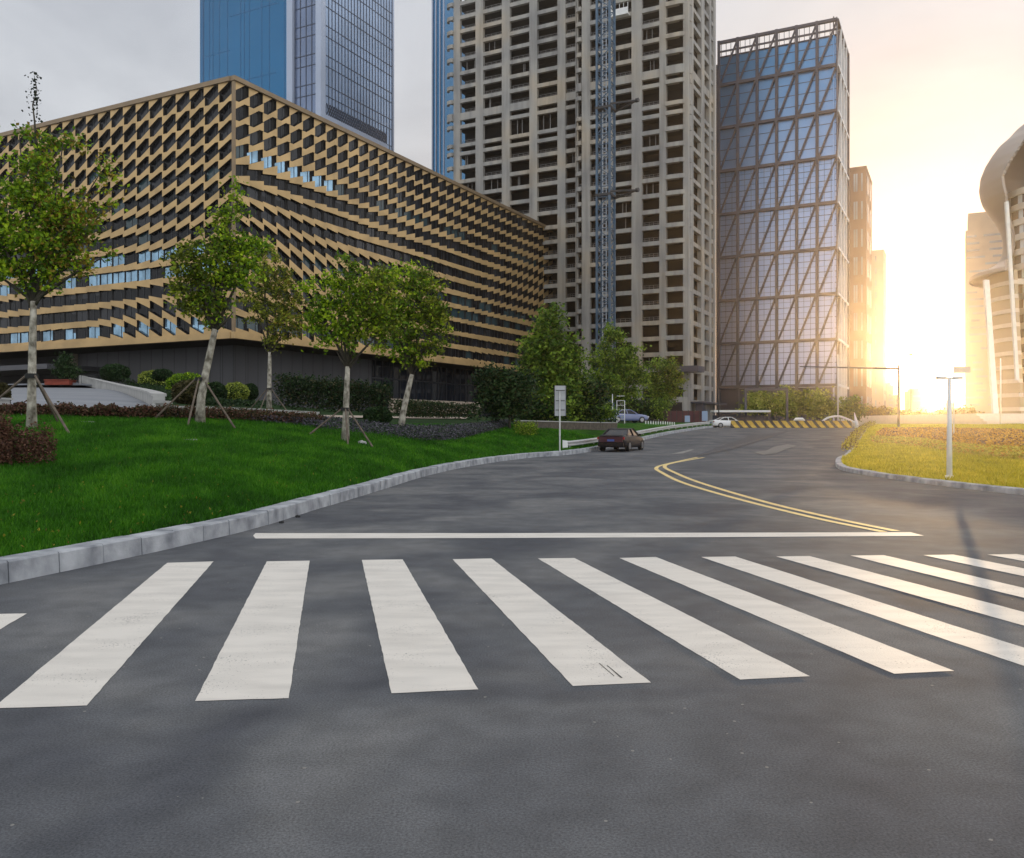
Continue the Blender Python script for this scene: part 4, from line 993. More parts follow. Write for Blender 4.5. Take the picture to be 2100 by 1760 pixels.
GB = 'trees and tall shrubs in front of the concrete tower'
tree('large_tree', 'tall loose green tree at the right end of the golden building', 1128, 872, [(1128, 850), (1130, 820)], [], [(1125, 665, 32, 38), (1130, 720, 50, 50), (1110, 770, 52, 45), (1155, 770, 48, 50), (1130, 825, 60, 38), (1175, 740, 22, 40), (1100, 720, 28, 40)], 420, 30, .30, 'leaf_g', .48, bark='bark_dark', tr=.25, group=GB)
tree('round_tree', 'green tree with a pointed crown left of the concrete tower base', 1266, 866, [(1266, 840), (1265, 820)], [], [(1258, 690, 24, 28), (1240, 735, 34, 40), (1285, 740, 36, 42), (1262, 790, 58, 42), (1235, 810, 30, 25), (1310, 770, 22, 30)], 330, 30, .34, 'leaf_g', .5, bark='bark_dark', tr=.25, group=GB)
tree('round_tree', 'smaller rounded tree between the pointed green tree and the concrete tower', 1365, 866, [(1365, 850), (1364, 830)], [], [(1362, 752, 30, 22), (1345, 785, 28, 30), (1380, 775, 24, 30), (1362, 812, 36, 28)], 240, 28, .36, 'leaf_g', .5, bark='bark_dark', tr=.25, group=GB, mixm='leaf_o', mixf=.4)
tree('dark_shrub_tree', 'dark feathery shrub tree with one thin stem at the glazed end of the golden building', 1045, 880, [(1045, 865), (1045, 850)], [], [(1010, 800, 32, 40), (1060, 800, 38, 42), (1035, 830, 52, 26), (1000, 775, 18, 22), (1040, 780, 30, 25)], 300, 28, .24, 'leaf_d', .4, bark='bark_dark', tr=.1, group=GB)
tree('tall_shrub', 'blue-green bushy shrub behind the white sign back', 1185, 873, [(1185, 860)], [], [(1170, 820, 36, 40), (1205, 815, 34, 45), (1190, 850, 45, 20)], 260, 28, .27, 'leaf_g', .4, bark='bark_dark', tr=.1, group=GB, mixm='leaf_d', mixf=.5)
tree('weeping_shrub', 'drooping weeping shrub above the low brown wall', 1228, 869, [(1228, 855)], [], [(1225, 842, 34, 20), (1215, 850, 30, 16), (1245, 850, 18, 16)], 160, 28, .20, 'leaf_g', .3, bark='bark_dark', tr=.08, group=GB)
tree('tall_shrub', 'dark shrub mass under the smaller rounded tree', 1330, 866, [(1330, 860)], [], [(1310, 838, 28, 24), (1345, 840, 26, 22), (1285, 842, 20, 20)], 200, 28, .34, 'leaf_d', .5, bark='bark_dark', tr=.1, group=GB, mixm='leaf_g', mixf=.5)
tree('tall_shrub', 'dark shrub below the tall loose green tree', 1110, 871, [(1110, 862)], [], [(1090, 845, 30, 24), (1125, 845, 34, 24)], 200, 28, .26, 'leaf_d', .4, bark='bark_dark', tr=.1, group=GB, mixm='leaf_g', mixf=.3)
GH = 'hedge trees behind the striped barriers'
for k, (x, y, rx, ry, lab) in enumerate(((1560, 826, 34, 26, 'leftmost broad bush behind the striped barriers'), (1620, 824, 40, 30, 'second broad bush behind the striped barriers, under the braced tower'), (1680, 830, 34, 28, 'third broad bush behind the striped barriers'), (1745, 838, 26, 22, 'bush behind the right end of the striped barriers'))):
    tree('broad_bush', lab, x, 872, [(x, 860)], [], [(x, y, rx, ry), (x-rx*.5, y+8, rx*.6, ry*.6), (x+rx*.5, y+8, rx*.6, ry*.6)], 150, 26, .42, 'leaf_gold' if k in (0, 1, 2) else 'leaf_g', .6, bark='bark_dark', tr=.15, D=130+4*k, group=GH, mixm='leaf_o', mixf=.5)
for k, (x, y, rx, ry, D, lab) in enumerate(((1795, 848, 26, 14, 190, 'low far tree mass right of the broad bushes'), (1845, 852, 26, 12, 200, 'low far trees below the traffic pole'), (1895, 855, 26, 9, 210, 'low far trees under the bright gap'), (1940, 853, 22, 11, 200, 'low far trees behind the lamp post'), (1985, 850, 20, 12, 170, 'low far trees before the pale slit-windowed tower'))):
    tree('far_trees', lab, x, 870, [(x, 862)], [], [(x-rx*.4, y, rx*.6, ry), (x+rx*.4, y+2, rx*.6, ry*.8)], 110, 24, .6, 'leaf_gold' if k % 2 else 'leaf_y', .7, bark='bark_dark', tr=.15, D=D, group='far low trees under the sun')

def ball(label, x, y0, y1, rx, lm, ls, n=2600, by=None, group='clipped ball shrubs by the grey wall', D=None):
    b = hit(x, by or y1) if D is None else P(x, y1, D); u = b.y/F
    R_ = rx*u; Hh = (y1-y0)/2*u; c = Vector((b.x, b.y+R_, CAMZ-((y0+y1)/2-HY)*u))
    t = empty('ball_shrub', (c.x, c.y, c.z-Hh), label, 'shrub', group)
    v = RNG.normal(size=(n, 3)); v /= np.linalg.norm(v, axis=1)[:, None]
    q = np.sign(v)*np.abs(v)**0.9
    rad = 1+.035*RNG.normal(size=(n, 1))+.03*np.sin(v[:, :1]*9+v[:, 2:]*7)
    cc = np.array(c)+q*rad*np.array((R_, R_, Hh))
    np_leaves('foliage', M[lm], cc, ls, RNG.uniform(.25, .8, n)+.12*RNG.normal(size=n), t, tuple(t.location))
    bm = bmesh.new(); bmesh.ops.create_icosphere(bm, subdivisions=3, radius=1); me = bpy.data.meshes.new('inner_mass')
    for w in bm.verts: w.co = Vector((w.co.x*R_*.93, w.co.y*R_*.93, w.co.z*Hh*.93))
    bm.to_mesh(me); bm.free(); me.materials.append(M['groundcover']); o = bpy.data.objects.new('inner_mass', me); col.objects.link(o); o.parent = t; o.location = (0, 0, Hh)
ball('dark green clipped ball shrub nearest the entrance, leftmost of the row', 224, 746, 779, 27, 'leaf_d', .26)
ball('yellow-green clipped ball shrub, the left one of two pale ones', 301, 759, 801, 27, 'leaf_gold', .22)
ball('small dark shrub peeking out behind the left yellow-green ball', 326, 757, 780, 19, 'leaf_d', .26)
ball('large green clipped ball shrub left of the leaning tree', 370, 764, 815, 40, 'leaf_a', .22, 4000)
ball('bronze-green clipped ball shrub in front of the large green one', 375, 780, 829, 30, 'leaf_br', .18, 3200)
ball('dark clipped shrub behind the leaning tree trunk', 436, 784, 828, 20, 'leaf_d', .2)
ball('yellow-green clipped ball shrub right of the leaning tree', 476, 784, 823, 25, 'leaf_gold', .19)
ball('dark shrub beside the right yellow-green ball', 509, 787, 820, 15, 'leaf_d', .2)
ball('dark round shrub on the lavender bed between the fourth and fifth tree', 770, 835, 873, 28, 'leaf_d', .13, 3000)
ball('low green round shrub at the left edge of the drive', -2, 788, 836, 12, 'leaf_br', .18)
def hedge(name, label, pts, w, h, lm, ls, n, cat='hedge', mixm=None, mixf=.3, kind=None, group=None, jag=.15):
    """pts: pixel path of the foot of the hedge"""
    P_ = [hit(x, y) for x, y in pts]; P_ = catmull(P_, 6)
    L = np.cumsum([0]+[(b-a).length for a, b in zip(P_, P_[1:])]); tot = L[-1]
    s = RNG.uniform(0, tot, n); k = np.clip(np.searchsorted(L, s)-1, 0, len(P_)-2); f = (s-L[k])/(L[k+1]-L[k])
    A = np.array([tuple(p) for p in P_]); c = A[k]+(A[k+1]-A[k])*f[:, None]
    d = A[k+1]-A[k]; nn = np.stack([-d[:, 1], d[:, 0], d[:, 0]*0], 1); nn /= np.linalg.norm(nn, axis=1)[:, None]
    ww = RNG.uniform(-.5, .5, n)*w; hh = h*RNG.uniform(0, 1, n)**.6*(1+jag*np.sin(s*5.1)+jag*np.sin(s*13.7+1)+jag*.7*RNG.normal(size=n))
    c = c+nn*ww[:, None]; c[:, 2] += hh
    o = np_leaves(name, [M[lm]]+([M[mixm]] if mixm else []), c, ls, RNG.uniform(.1, .85, n), None, tuple(P_[0]), mi=(RNG.random(n) < mixf).astype(int) if mixm else None)
    tag(o, label, cat, group, kind); return o
hedge('low_hedge', 'low russet hedge between the lawn and the paved drive', [(-60, 853), (60, 854), (200, 857), (320, 859)], .9, .34, 'leaf_red', .085, 15000, mixm='leaf_br', mixf=.35)
hedge('low_hedge', 'low dark brown hedge behind the leaning tree, right of the drive', [(322, 859), (430, 861), (520, 864), (600, 868), (650, 870)], .9, .38, 'leaf_red', .09, 11000, mixm='leaf_br', mixf=.6)
hedge('tall_hedge', 'dark evergreen hedge before the grey base wall behind the third and fourth tree', [(575, 836), (650, 843), (730, 848), (800, 852)], 2.2, 3.1, 'leaf_d', .26, 11000, mixm='leaf_br', mixf=.15, jag=.07)
hedge('clipped_hedge', 'dark clipped hedge below the beige block wall', [(815, 857), (900, 859), (985, 862)], 1.6, 1.5, 'leaf_d', .2, 6000, jag=.05, mixm='leaf_br')
hedge('yellow_bush', 'yellow-green low bush on the grass left of the white sign', [(1058, 893), (1075, 894), (1095, 893)], .8, .72, 'leaf_a', .11, 1500, cat='bush', mixm='leaf_gold')
hedge('russet_bush', 'russet bushy shrub at the left edge of the lawn', [(-60, 958), (-10, 955), (25, 955), (50, 950)], 1.3, .74, 'leaf_red', .055, 12000, cat='bush', mixm='leaf_br', mixf=.12, jag=.22)
hedge('dry_sprig', 'thin dry sprigs beside the russet bush', [(55, 948), (75, 940), (95, 935)], .35, .28, 'leaf_br', .04, 500, cat='bush')
hedge('garden_plants', 'low green plants on the slope between the drive wall and the ball shrubs', [(225, 779), (300, 796), (370, 822), (440, 832), (520, 832)], 4, .35, 'leaf_d', .22, 9000, cat='plants', kind='stuff', jag=.2)
# purple ground cover bed
P0 = []; 
def area(name, label, top, bot, h, lm, ls, n, cat, mixm=None, mixf=.3, nstep=40, kind='stuff'):
    t = catmull([Vector((x, y, 0)) for x, y in top], 8); b = catmull([Vector((x, y, 0)) for x, y in bot], 8)
    def at(c, s): q = s*(len(c)-1); i = min(int(q), len(c)-2); return c[i].lerp(c[i+1], q-i)
    G = []
    for i in range(nstep+1):
        G.append([hit(*at(t, i/nstep).lerp(at(b, i/nstep), j/10).to_2d()) for j in range(11)])
    A = np.array([[tuple(p) for p in r] for r in G]); i = RNG.uniform(0, nstep-1e-3, n); ca = A[0:1]
    # area weighted in depth
    wv = np.linalg.norm(A[:, 0]-A[:, -1], axis=1); j = RNG.uniform(0, 9.999, n)
    D0 = np.linalg.norm(A[:, 1:]-A[:, :-1], axis=2).mean(0); pj = D0/D0.sum(); j = RNG.choice(10, n, p=pj)+RNG.random(n)*.999
    D1 = np.linalg.norm(A[1:]-A[:-1], axis=2).mean(1); pi = D1*wv[:-1]; pi /= pi.sum(); i = RNG.choice(nstep, n, p=pi)+RNG.random(n)*.999
    i0 = i.astype(int); j0 = j.astype(int); fi = (i-i0)[:, None]; fj = (j-j0)[:, None]
    c = (A[i0, j0]*(1-fi)*(1-fj)+A[i0+1, j0]*fi*(1-fj)+A[i0, j0+1]*(1-fi)*fj+A[i0+1, j0+1]*fi*fj)
    c[:, 2] += h*RNG.random(n)
    o = np_leaves(name, [M[lm]]+([M[mixm]] if mixm else []), c, ls, RNG.uniform(.1, .9, n), None, tuple(c[0]), mi=(RNG.random(n) < mixf).astype(int) if mixm else None, up=.15)
    tag(o, label, cat, None, kind); return o
area('lavender_bed', 'grey-purple lavender groundcover bed on the lawn', [(600, 862), (700, 868), (800, 880), (880, 882), (960, 878), (1040, 868)], [(600, 874), (680, 884), (760, 893), (840, 903), (930, 904), (1046, 875)], .33, 'leaf_purple', .10, 30000, 'plants', 'leaf_d', .3)
area('lavender_bed', 'narrow purple bed continuing left of the fourth tree', [(480, 856), (560, 861), (640, 866)], [(480, 862), (560, 869), (640, 874)], .3, 'leaf_purple', .10, 7000, 'plants', 'leaf_red', .4)
area('amber_shrub_bed', 'amber shrub bed across the right lawn, warm glow in its colour', [(1815, 884), (1900, 884), (2000, 886), (2130, 890)], [(1795, 895), (1880, 902), (1990, 918), (2130, 925)],   .38, 'leaf_orange', .19, 34000, 'plants', 'leaf_red', .25)
area('lemon_shrub_bed', 'pale lemon shrub strip in front of the amber bed on the right lawn', [(1785, 900), (1880, 905), (1990, 920), (2130, 928)], [(1790, 909), (1880, 917), (1990, 935), (2130, 950)], .26, 'leaf_lemon', .17, 22000, 'plants', 'leaf_orange', .25)
# grass blades on the near lawn
def blades(name, rows_, n, dmin, dmax, m, h, w, label):
    V = []; T = []
    A = np.array([[tuple(p) for p in r] for r in rows_]); nr, nc = A.shape[:2]
    cen = (A[:-1, :-1]+A[1:, 1:])/2; ar = np.linalg.norm(np.cross(A[1:, :-1]-A[:-1, :-1], A[:-1, 1:]-A[:-1, :-1]), axis=2)
    d = cen[..., 1]; vis = (d > dmin) & (d < dmax) & (np.abs(cen[..., 0]/np.maximum(d, .1)) < .68)
    wt = ar*vis/np.maximum(d, 3)**1.7; wt = (wt/wt.sum()).ravel(); k = RNG.choice(len(wt), n, p=wt); i, j = np.divmod(k, nc-1)
    a = RNG.random((n, 1)); b = RNG.random((n, 1))
    p = A[i, j]*(1-a)*(1-b)+A[i+1, j]*a*(1-b)+A[i, j+1]*(1-a)*b+A[i+1, j+1]*a*b
    sc = (1+p[:, 1:2]/16); hh = h*RNG.uniform(.5, 1.4, (n, 1))*np.minimum(sc, 2.2)
    an = RNG.uniform(0, 2*np.pi, n); dr = np.stack([np.cos(an), np.sin(an), 0*an], 1)*w*sc
    ln = RNG.normal(size=(n, 3))*.4*hh; ln[:, 2] = 0
    v = np.stack([p-dr*.5, p+dr*.5, p+ln+np.array((0, 0, 1))*hh], 1).reshape(-1, 3)
    me = bpy.data.meshes.new(name); me.vertices.add(3*n); me.vertices.foreach_set('co', v.astype(np.float32).ravel())
    me.loops.add(3*n); me.loops.foreach_set('vertex_index', np.arange(3*n, dtype=np.int32)); me.polygons.add(n); me.polygons.foreach_set('loop_start', np.arange(0, 3*n, 3, dtype=np.int32))
    me.materials.append(M[m]); at = me.attributes.new('tone', 'FLOAT', 'FACE')
    q = np.array([mnoise.noise(Vector((x*.9, y*.45, 0)))+.6*mnoise.noise(Vector((x*3.3, y*1.9, 4))) for x, y in p[:, :2]])
    at.data.foreach_set('value', np.clip(.42+.40*q+RNG.normal(size=n)*.16, 0, 1).astype(np.float32))
    me.update(calc_edges=True); me.validate(); o = bpy.data.objects.new(name, me); col.objects.link(o); tag(o, label, 'grass', None, 'stuff')
blades('grass', rows, 230000, 6, 62, 'blade', .045, .012, 'dense green grass of the mown lawn on the left')
blades('grass', rowsR, 60000, 20, 110, 'blade_r', .05, .02, 'yellow-green grass of the right lawn, sun glow in its colour')
for k, (x, y) in enumerate(((742, 908), (610, 1062))):
    pass
# ---------------------------------------------------------------- drive, walls, street furniture
def drape(name, left, right, n, mrow, m, dz=.05):
    l = catmull([Vector((x, y, 0)) for x, y in left], 8); r = catmull([Vector((x, y, 0)) for x, y in right], 8)
    def at(c, s): q = s*(len(c)-1); i = min(int(q), len(c)-2); return c[i].lerp(c[i+1], q-i)
    rows_ = [[hit(*at(l, i/n).lerp(at(r, i/n), j/mrow).to_2d())+Vector((0, 0, dz)) for j in range(mrow+1)] for i in range(n+1)]
    return grid_obj(name, rows_, m, raycast=False)
TERR_HIT = None
drape('paved_drive', [(-60, 790), (-60, 815), (-60, 845)], [(160, 786), (235, 800), (328, 842)], 24, 24, M['drive'], .06)
drape('garden_path', [(650, 853.5), (655, 858.5)], [(960, 857), (955, 860.5)], 6, 30, M['beige_stone'], .08)
def wall_along(name, label, pts, h, w, m, cap=None, caph=.12):
    P_ = catmull([hit(x, y) for x, y in pts], 8); mb = MB(); mc_ = MB()
    for a, b in zip(P_, P_[1:]):
        t = (b-a); t.z = 0; t.normalize(); n = Vector((-t.y, t.x, 0))*w/2; z = Vector((0, 0, 1))
        mb.hexa([a-n-z*.3, b-n-z*.3, b+n-z*.3, a+n-z*.3, a-n+z*h, b-n+z*h, b+n+z*h, a+n+z*h])
        if cap: n2 = n*1.25; mc_.hexa([a-n2+z*h, b-n2+z*h, b+n2+z*h, a+n2+z*h, a-n2+z*(h+caph), b-n2+z*(h+caph), b+n2+z*(h+caph), a+n2+z*(h+caph)])
    t = empty(name, P_[0], label, 'wall'); mb.build('wall_body', m, t)
    if cap: mc_.build('coping', cap, t)
    return P_
wall_along('parapet_wall', 'curved white stone parapet wall along the right side of the paved drive', [(162, 783), (195, 790), (245, 803), (300, 824), (326, 842)], .62, .5, M['stone_white'], M['stone_white'])
wall_along('garden_kerb_wall', 'low pale stone edging behind the dark brown hedge', [(345, 850), (420, 850), (520, 852), (650, 857)], .34, .35, M['stone_white'])
p = hit(334, 846); u = p.y/F
mb = MB(); w_ = 22*u; mb.box(p.x-w_*.36, p.x+w_*.36, p.y-.35, p.y+.35, p.z-.3, p.z+18*u); mb.box(p.x-w_*.5, p.x+w_*.5, p.y-.45, p.y+.45, p.z+18*u, p.z+24*u)
tag(mb.build('stone_post', M['stone_white']), 'white stone end post of the drive parapet', 'post')
p = hit(4, 838); u = p.y/F
mb = MB(); mb.box(p.x-22*u*.8, p.x+6*u, p.y-.35, p.y+.35, p.z-.3, p.z+18*u); mb.box(p.x-25*u*.8, p.x+9*u, p.y-.5, p.y+.5, p.z+18*u, p.z+22*u)
tag(mb.build('stone_post', M['stone_white']), 'stone end post at the left edge of the drive', 'post')
wall_along('low_wall', 'low dark stone wall with a pale coping left of the parked black car', [(1060, 879), (1161, 880), (1210, 880.5), (1262, 880)], 1.05 if False else .50, .35, M['brown_stone'], M['stone_white'], .07)
# planter and potted tree
p = hit(125, 790); u = p.y/F
t = empty('planter_box', p, 'long terracotta planter box before the entrance', 'planter')
mb = MB(); mb.box(p.x-26*u, p.x+24*u, p.y-.8, p.y+.8, p.z, p.z+9*u); mb.build('planter_body', M['planter'], t)
mb = MB(); mb.box(p.x-27*u, p.x+25*u, p.y-.9, p.y+.9, p.z+9*u, p.z+11*u); mb.build('planter_rim', M['planter'], t)
tree('potted_tree', 'dark layered evergreen in the terracotta planter by the entrance', 133, 786, [(134, 770), (134, 750)], [], [(134, 738, 15, 12), (128, 752, 20, 12), (140, 760, 18, 12), (133, 768, 22, 8)], 160, 24, .26, 'leaf_d', .36, bark='bark_dark', tr=.12, D=p.y, group=None)
# guard rails
def guard_rail(label, path, side, h=.74, end=True, off=.55, light='galv'):
    pts = resample([q for q in path], 1.0); L = []
    for i, a in enumerate(pts):
        t = (pts[min(i+1, len(pts)-1)]-pts[max(i-1, 0)]); t.z = 0; t.normalize(); n = Vector((-t.y, t.x, 0))*side
        q = a+n*off; L.append((q, n, t, max(gz(q.y), 0)))
    r = empty('guard_rail', L[0][0], label, 'guard rail')
    prof = [(0.0, -.16), (.03, -.155), (.13, -.11), (.13, -.07), (.02, -.02), (.02, .02), (.13, .07), (.13, .11), (.03, .155), (0, .16)]
    mb = MB(); nP = len(prof); base_i = []
    for q, n, t, z in L:
        b0 = len(mb.v); base_i.append(b0)
        for o, dz in prof: mb.v.append(tuple(q-n*o+Vector((0, 0, z+h-.16+dz))))
        for o, dz in prof: mb.v.append(tuple(q-n*(o-.012)+Vector((0, 0, z+h-.16+dz))))
    for i in range(len(L)-1):
        a, b = base_i[i], base_i[i+1]
        for k in range(nP-1):
            mb.f.append((a+k, b+k, b+k+1, a+k+1)); mb.mi.append(0); mb.f.append((a+nP+k+1, b+nP+k+1, b+nP+k, a+nP+k)); mb.mi.append(0)
        for k in (0, nP-1): mb.f.append((a+k, a+nP+k, b+nP+k, b+k)); mb.mi.append(0)
    mb.build('beam', M[light], r)
    for i in range(1, len(L), 3):
        q, n, t, z = L[i]; mb = MB(); c = q+n*.12; mb.tube([(c.x, c.y, z-.1), (c.x, c.y, z+h-.02)], .06, 8); mb.bar(q+Vector((0, 0, z+h-.16)), c+Vector((0, 0, z+h-.16)), .10, .16); mb.build('post', M[light], r)
    if end:
        q, n, t, z = L[0]; mb = MB()
        mb.hexa([q-t*.32+n*.10+Vector((0, 0, z+h-.40)), q-t*.02-n*.10+Vector((0, 0, z+h-.36)), q+t*.02+Vector((0, 0, z+h-.36)), q-t*.30+n*.14+Vector((0, 0, z+h-.40)), q-t*.32+n*.10+Vector((0, 0, z+h+.06)), q-t*.02-n*.10+Vector((0, 0, z+h+.02)), q+t*.02+Vector((0, 0, z+h+.02)), q-t*.30+n*.14+Vector((0, 0, z+h+.06))])
        mb.build('end_piece', M['white_metal'], r)
iS = min(range(len(KL)), key=lambda i: abs(KL[i].y-49.5))
guard_rail('steel guard rail curving along the left kerb past the parked black car', KL[iS:], 1)
iR = min(range(len(KR)), key=lambda i: abs(KR[i].y-43)); 

# sign seen from behind
sb = hit(1148, 925); u = sb.y/F; Z = lambda y: CAMZ-(y-HY)*u
t = empty('road_sign', sb, 'tall white road sign seen from behind on a thin pole by the kerb', 'sign')
mb = MB(); mb.tube([sb-Vector((0, 0, .3)), (sb.x, sb.y, Z(802))], .045, 10); mb.build('pole', M['galv'], t)
wx = 12.3*u; X = sb.x+1*u
mb = MB(); mb.box(X-wx, X+wx, sb.y+.06, sb.y+.09, Z(853), Z(791)); 
mb.build('sign_panel', M['sign_back'], t)
mb = MB()
for y in (801, 822, 841): mb.box(X-wx*.75, X+wx*.75, sb.y+.03, sb.y+.058, Z(y)-.02, Z(y)+.02)
mb.box(X-wx, X-wx+.03, sb.y+.02, sb.y+.058, Z(853), Z(791)); mb.box(X+wx-.03, X+wx, sb.y+.02, sb.y+.058, Z(853), Z(791))
mb.build('frame', M['dark_metal'], t)
# car
M['maroon_panel'] = mat('maroon_car_panel', (0.055, 0.010, 0.018), 0.3, var=0.05, coat=0.4)
def loft(mb, secs, mi=0, closed=True):
    n = len(secs[0]); b = []
    for s in secs: b.append(len(mb.v)); mb.v += [tuple(p) for p in s]
    for i in range(len(secs)-1):
        for k in range(n if closed else n-1):
            k2 = (k+1) % n; mb.f.append((b[i]+k, b[i]+k2, b[i+1]+k2, b[i+1]+k)); mb.mi.append(mi)
    mb.f.append(tuple(b[0]+k for k in reversed(range(n)))); mb.mi.append(mi); mb.f.append(tuple(b[-1]+k for k in range(n))); mb.mi.append(mi)
def make_car(name, label, loc, head, paint, group=None, cat='car', zrot=None):
    # local: +Y forward, rear at y=-2.35
    t = empty(name, loc, label, cat, group); t.rotation_euler = (0, 0, head)
    secs = []
    for y, w, zb, zt in ((-2.36, .70, .42, .86), (-2.30, .82, .30, .98), (-2.0, .88, .24, 1.02), (-1.2, .91, .22, .98), (0, .91, .20, .95), (1.0, .91, .20, .93), (1.6, .90, .22, .88), (2.1, .85, .26, .78), (2.33, .70, .34, .66)):
        secs.append([Vector(p) for p in ((-w*.9, y, zb), (-w, y, zb+.12), (-w*1.0, y, (zb+zt)/2+.05), (-w*.96, y, zt-.1), (-w*.84, y, zt), (w*.84, y, zt), (w*.96, y, zt-.1), (w, y, (zb+zt)/2+.05), (w, y, zb+.12), (w*.9, y, zb))])
    mb = MB(); loft(mb, secs); body = mb.build('body', paint, t, smooth=True, local=True)
    md = body.modifiers.new('b', 'BEVEL'); md.width = .03; md.segments = 2; md.limit_method = 'ANGLE'; md.angle_limit = math.radians(35)
    # greenhouse: roof + pillars painted, glass inside
    g_ = MB(); A = [(-.76, -1.55, .98), (.76, -1.55, .98), (.80, .95, .93), (-.80, .95, .93)]; B = [(-.60, -.75, 1.36), (.60, -.75, 1.36), (.62, .15, 1.38), (-.62, .15, 1.38)]
    g_.hexa([Vector(p) for p in A]+[Vector(p) for p in B]); g_.build('window_glass', M['car_glass'], t, local=True)
    r_ = MB(); 
    r_.hexa([Vector(p) for p in ((-.63, -.84, 1.335), (.63, -.84, 1.335), (.65, .24, 1.355), (-.65, .24, 1.355), (-.56, -.68, 1.395), (.56, -.68, 1.395), (.57, .10, 1.415), (-.57, .10, 1.415))])
    for s_ in (-1, 1):
        for a, b in (((s_*.79, -1.62, .97), (s_*.62, -.80, 1.36)), ((s_*.82, 1.0, .92), (s_*.64, .20, 1.38)), ((s_*.80, -.25, .95), (s_*.64, -.3, 1.37))): r_.bar(a, b, .07, .07)
    r_.build('roof', paint, t, local=True)
    for s_ in (-1, 1):
        m2 = MB(); m2.box(min(s_*.40, s_*.86), max(s_*.40, s_*.86), -2.372, -2.26, .74, .89); m2.build('tail_light', M['tail'], t, local=True)
        m2 = MB(); m2.box(s_*.98-.08, s_*.98+.08, .62, .72, .93, 1.05); m2.build('wing_mirror', paint, t, local=True)
        m2 = MB(); m2.box(min(s_*.45, s_*.8), max(s_*.45, s_*.8), 2.2, 2.32, .58, .70); m2.build('headlight', M['white_metal'], t, local=True)
        for y in (-1.42, 1.42):
            m2 = MB(); m2.tube([(s_*.70, y, .33), (s_*.925, y, .33)], .33, 20); wh = m2.build('wheel', M['tyre'], t, local=True)
            m2 = MB(); m2.tube([(s_*.90, y, .33), (s_*.94, y, .33)], .21, 14); m2.build('rim', M['rim'], wh, local=True)
    m2 = MB(); m2.box(-.76, .76, -2.374, -2.28, .58, .90); m2.build('boot_panel', M['maroon_panel'] if paint is M['car_paint'] else paint, t, local=True)
    m2 = MB(); m2.box(-.22, .22, -2.385, -2.375, .62, .74); m2.build('number_plate', M['plate'], t, local=True)
    m2 = MB(); m2.box(-.80, .80, -2.42, -2.3, .30, .50); m2.box(-.55, .55, -2.385, -2.36, .91, .94); m2.build('rear_bumper', paint, t, local=True)
    return t
h = P(1268, 926, 53.5)
make_car('parked_car', 'black sedan with dark red tail lights beside the guard rail on the left kerb', (6.95, 54.5, gz(54.5)+.005), math.radians(-24), M['car_paint'])
q = P(1284, 866, 92); make_car('parked_van', 'pale blue vehicle half hidden under the trees behind the guard rail', (q.x, q.y, gnd(q.x, q.y)), math.radians(-70), M['car_blue'])
q = P(1493, 866, 113); make_car('white_car', 'white car showing only its roof above the left end of the striped barriers', (q.x, q.y, gz(113)-.05), math.radians(-80), M['car_white'])
# barriers
bx0, bx1, bD = 1499, 1746, 104.5
X0, X1 = P(bx0, 0, bD).x, P(bx1, 0, bD).x; nB = 7; Lb = (X1-X0)/nB
bl_ = ['leftmost yellow and black striped concrete barrier at the road end', 'second striped barrier from the left', 'third striped barrier from the left', 'middle one of the seven striped barriers', 'fifth striped barrier from the left', 'sixth striped barrier, next to last on the right', 'rightmost striped concrete barrier near the lawn']
me0 = None
for k in range(nB):
    zb = gz(bD)+.004
    if me0 is None:
        mb = MB(); y0, y1, y2, y3 = -.30, -.13, .13, .30; L_ = Lb-.05
        pr_ = [(-.30, 0), (-.30, .12), (-.16, .34), (-.10, .86), (.10, .86), (.16, .34), (.30, .12), (.30, 0)]
        loft(mb, [[Vector((x, y, z)) for y, z in pr_] for x in (0, L_)])
        o = mb.build('striped_barrier', M['stripes']); me0 = o.data
    else: o = bpy.data.objects.new('striped_barrier', me0); col.objects.link(o)
    o.location = (X0+k*Lb, bD+(.06 if k % 2 else 0), zb); o.rotation_euler = (0, 0, math.radians((-1.2, .8, 0, 1.0, -.6, .5, -1)[k]))
    tag(o, bl_[k], 'barrier', 'striped concrete barriers across the road end')
# hoarding, shelter, frames, fences
q0, q1 = P(1352, 0, 150).x, P(1447, 0, 150).x
t = empty('site_hoarding', (q0, 150, 1.2), 'maroon site hoarding panels at the foot of the concrete tower', 'fence')
mb = MB(); mb.box(q0, q1, 150, 150.1, 1.1, 3.95); mb.build('hoarding_panel', M['hoard'], t)
mb = MB()
for k in range(9): x = q0+(q1-q0)*k/8; mb.box(x-.05, x+.05, 149.9, 149.998, 1.1, 4.05)
mb.build('post', M['dark_metal'], t)
mb = MB(); a = P(1404, 0, 150).x; mb.box(a, a+.9, 149.85, 149.9, 1.8, 3.1); a = P(1439, 0, 150).x; mb.box(a, a+1.0, 149.8, 149.88, 2.2, 3.9); mb.build('notice_board', M['tower_pale'], t)
q0, q1 = P(1462, 0, 122).x, P(1578, 0, 122).x
t = empty('bus_shelter', (q0, 122, 1.2), 'long bus shelter with a white roof edge behind the left barriers', 'shelter')
mb = MB(); mb.box(q0, q1, 121.4, 123.6, CAMZ+(868-845.5)/F*122, CAMZ+(868-841.5)/F*122); mb.build('roof', M['white_metal'], t)
mb = MB()
for k in range(6): x = q0+.2+(q1-q0-.4)*k/5; mb.tube([(x, 122, 1.2), (x, 122, 3.2)], .07, 6)
mb.box(q0+.3, q1-.3, 123.4, 123.45, 1.5, 2.9); mb.build('post', M['frame_steel'], t)
mb = MB(); mb.box(q0+1.2, q0+3.4, 123.3, 123.38, 2.25, 2.6); mb.build('red_panel', M['hoard'], t)
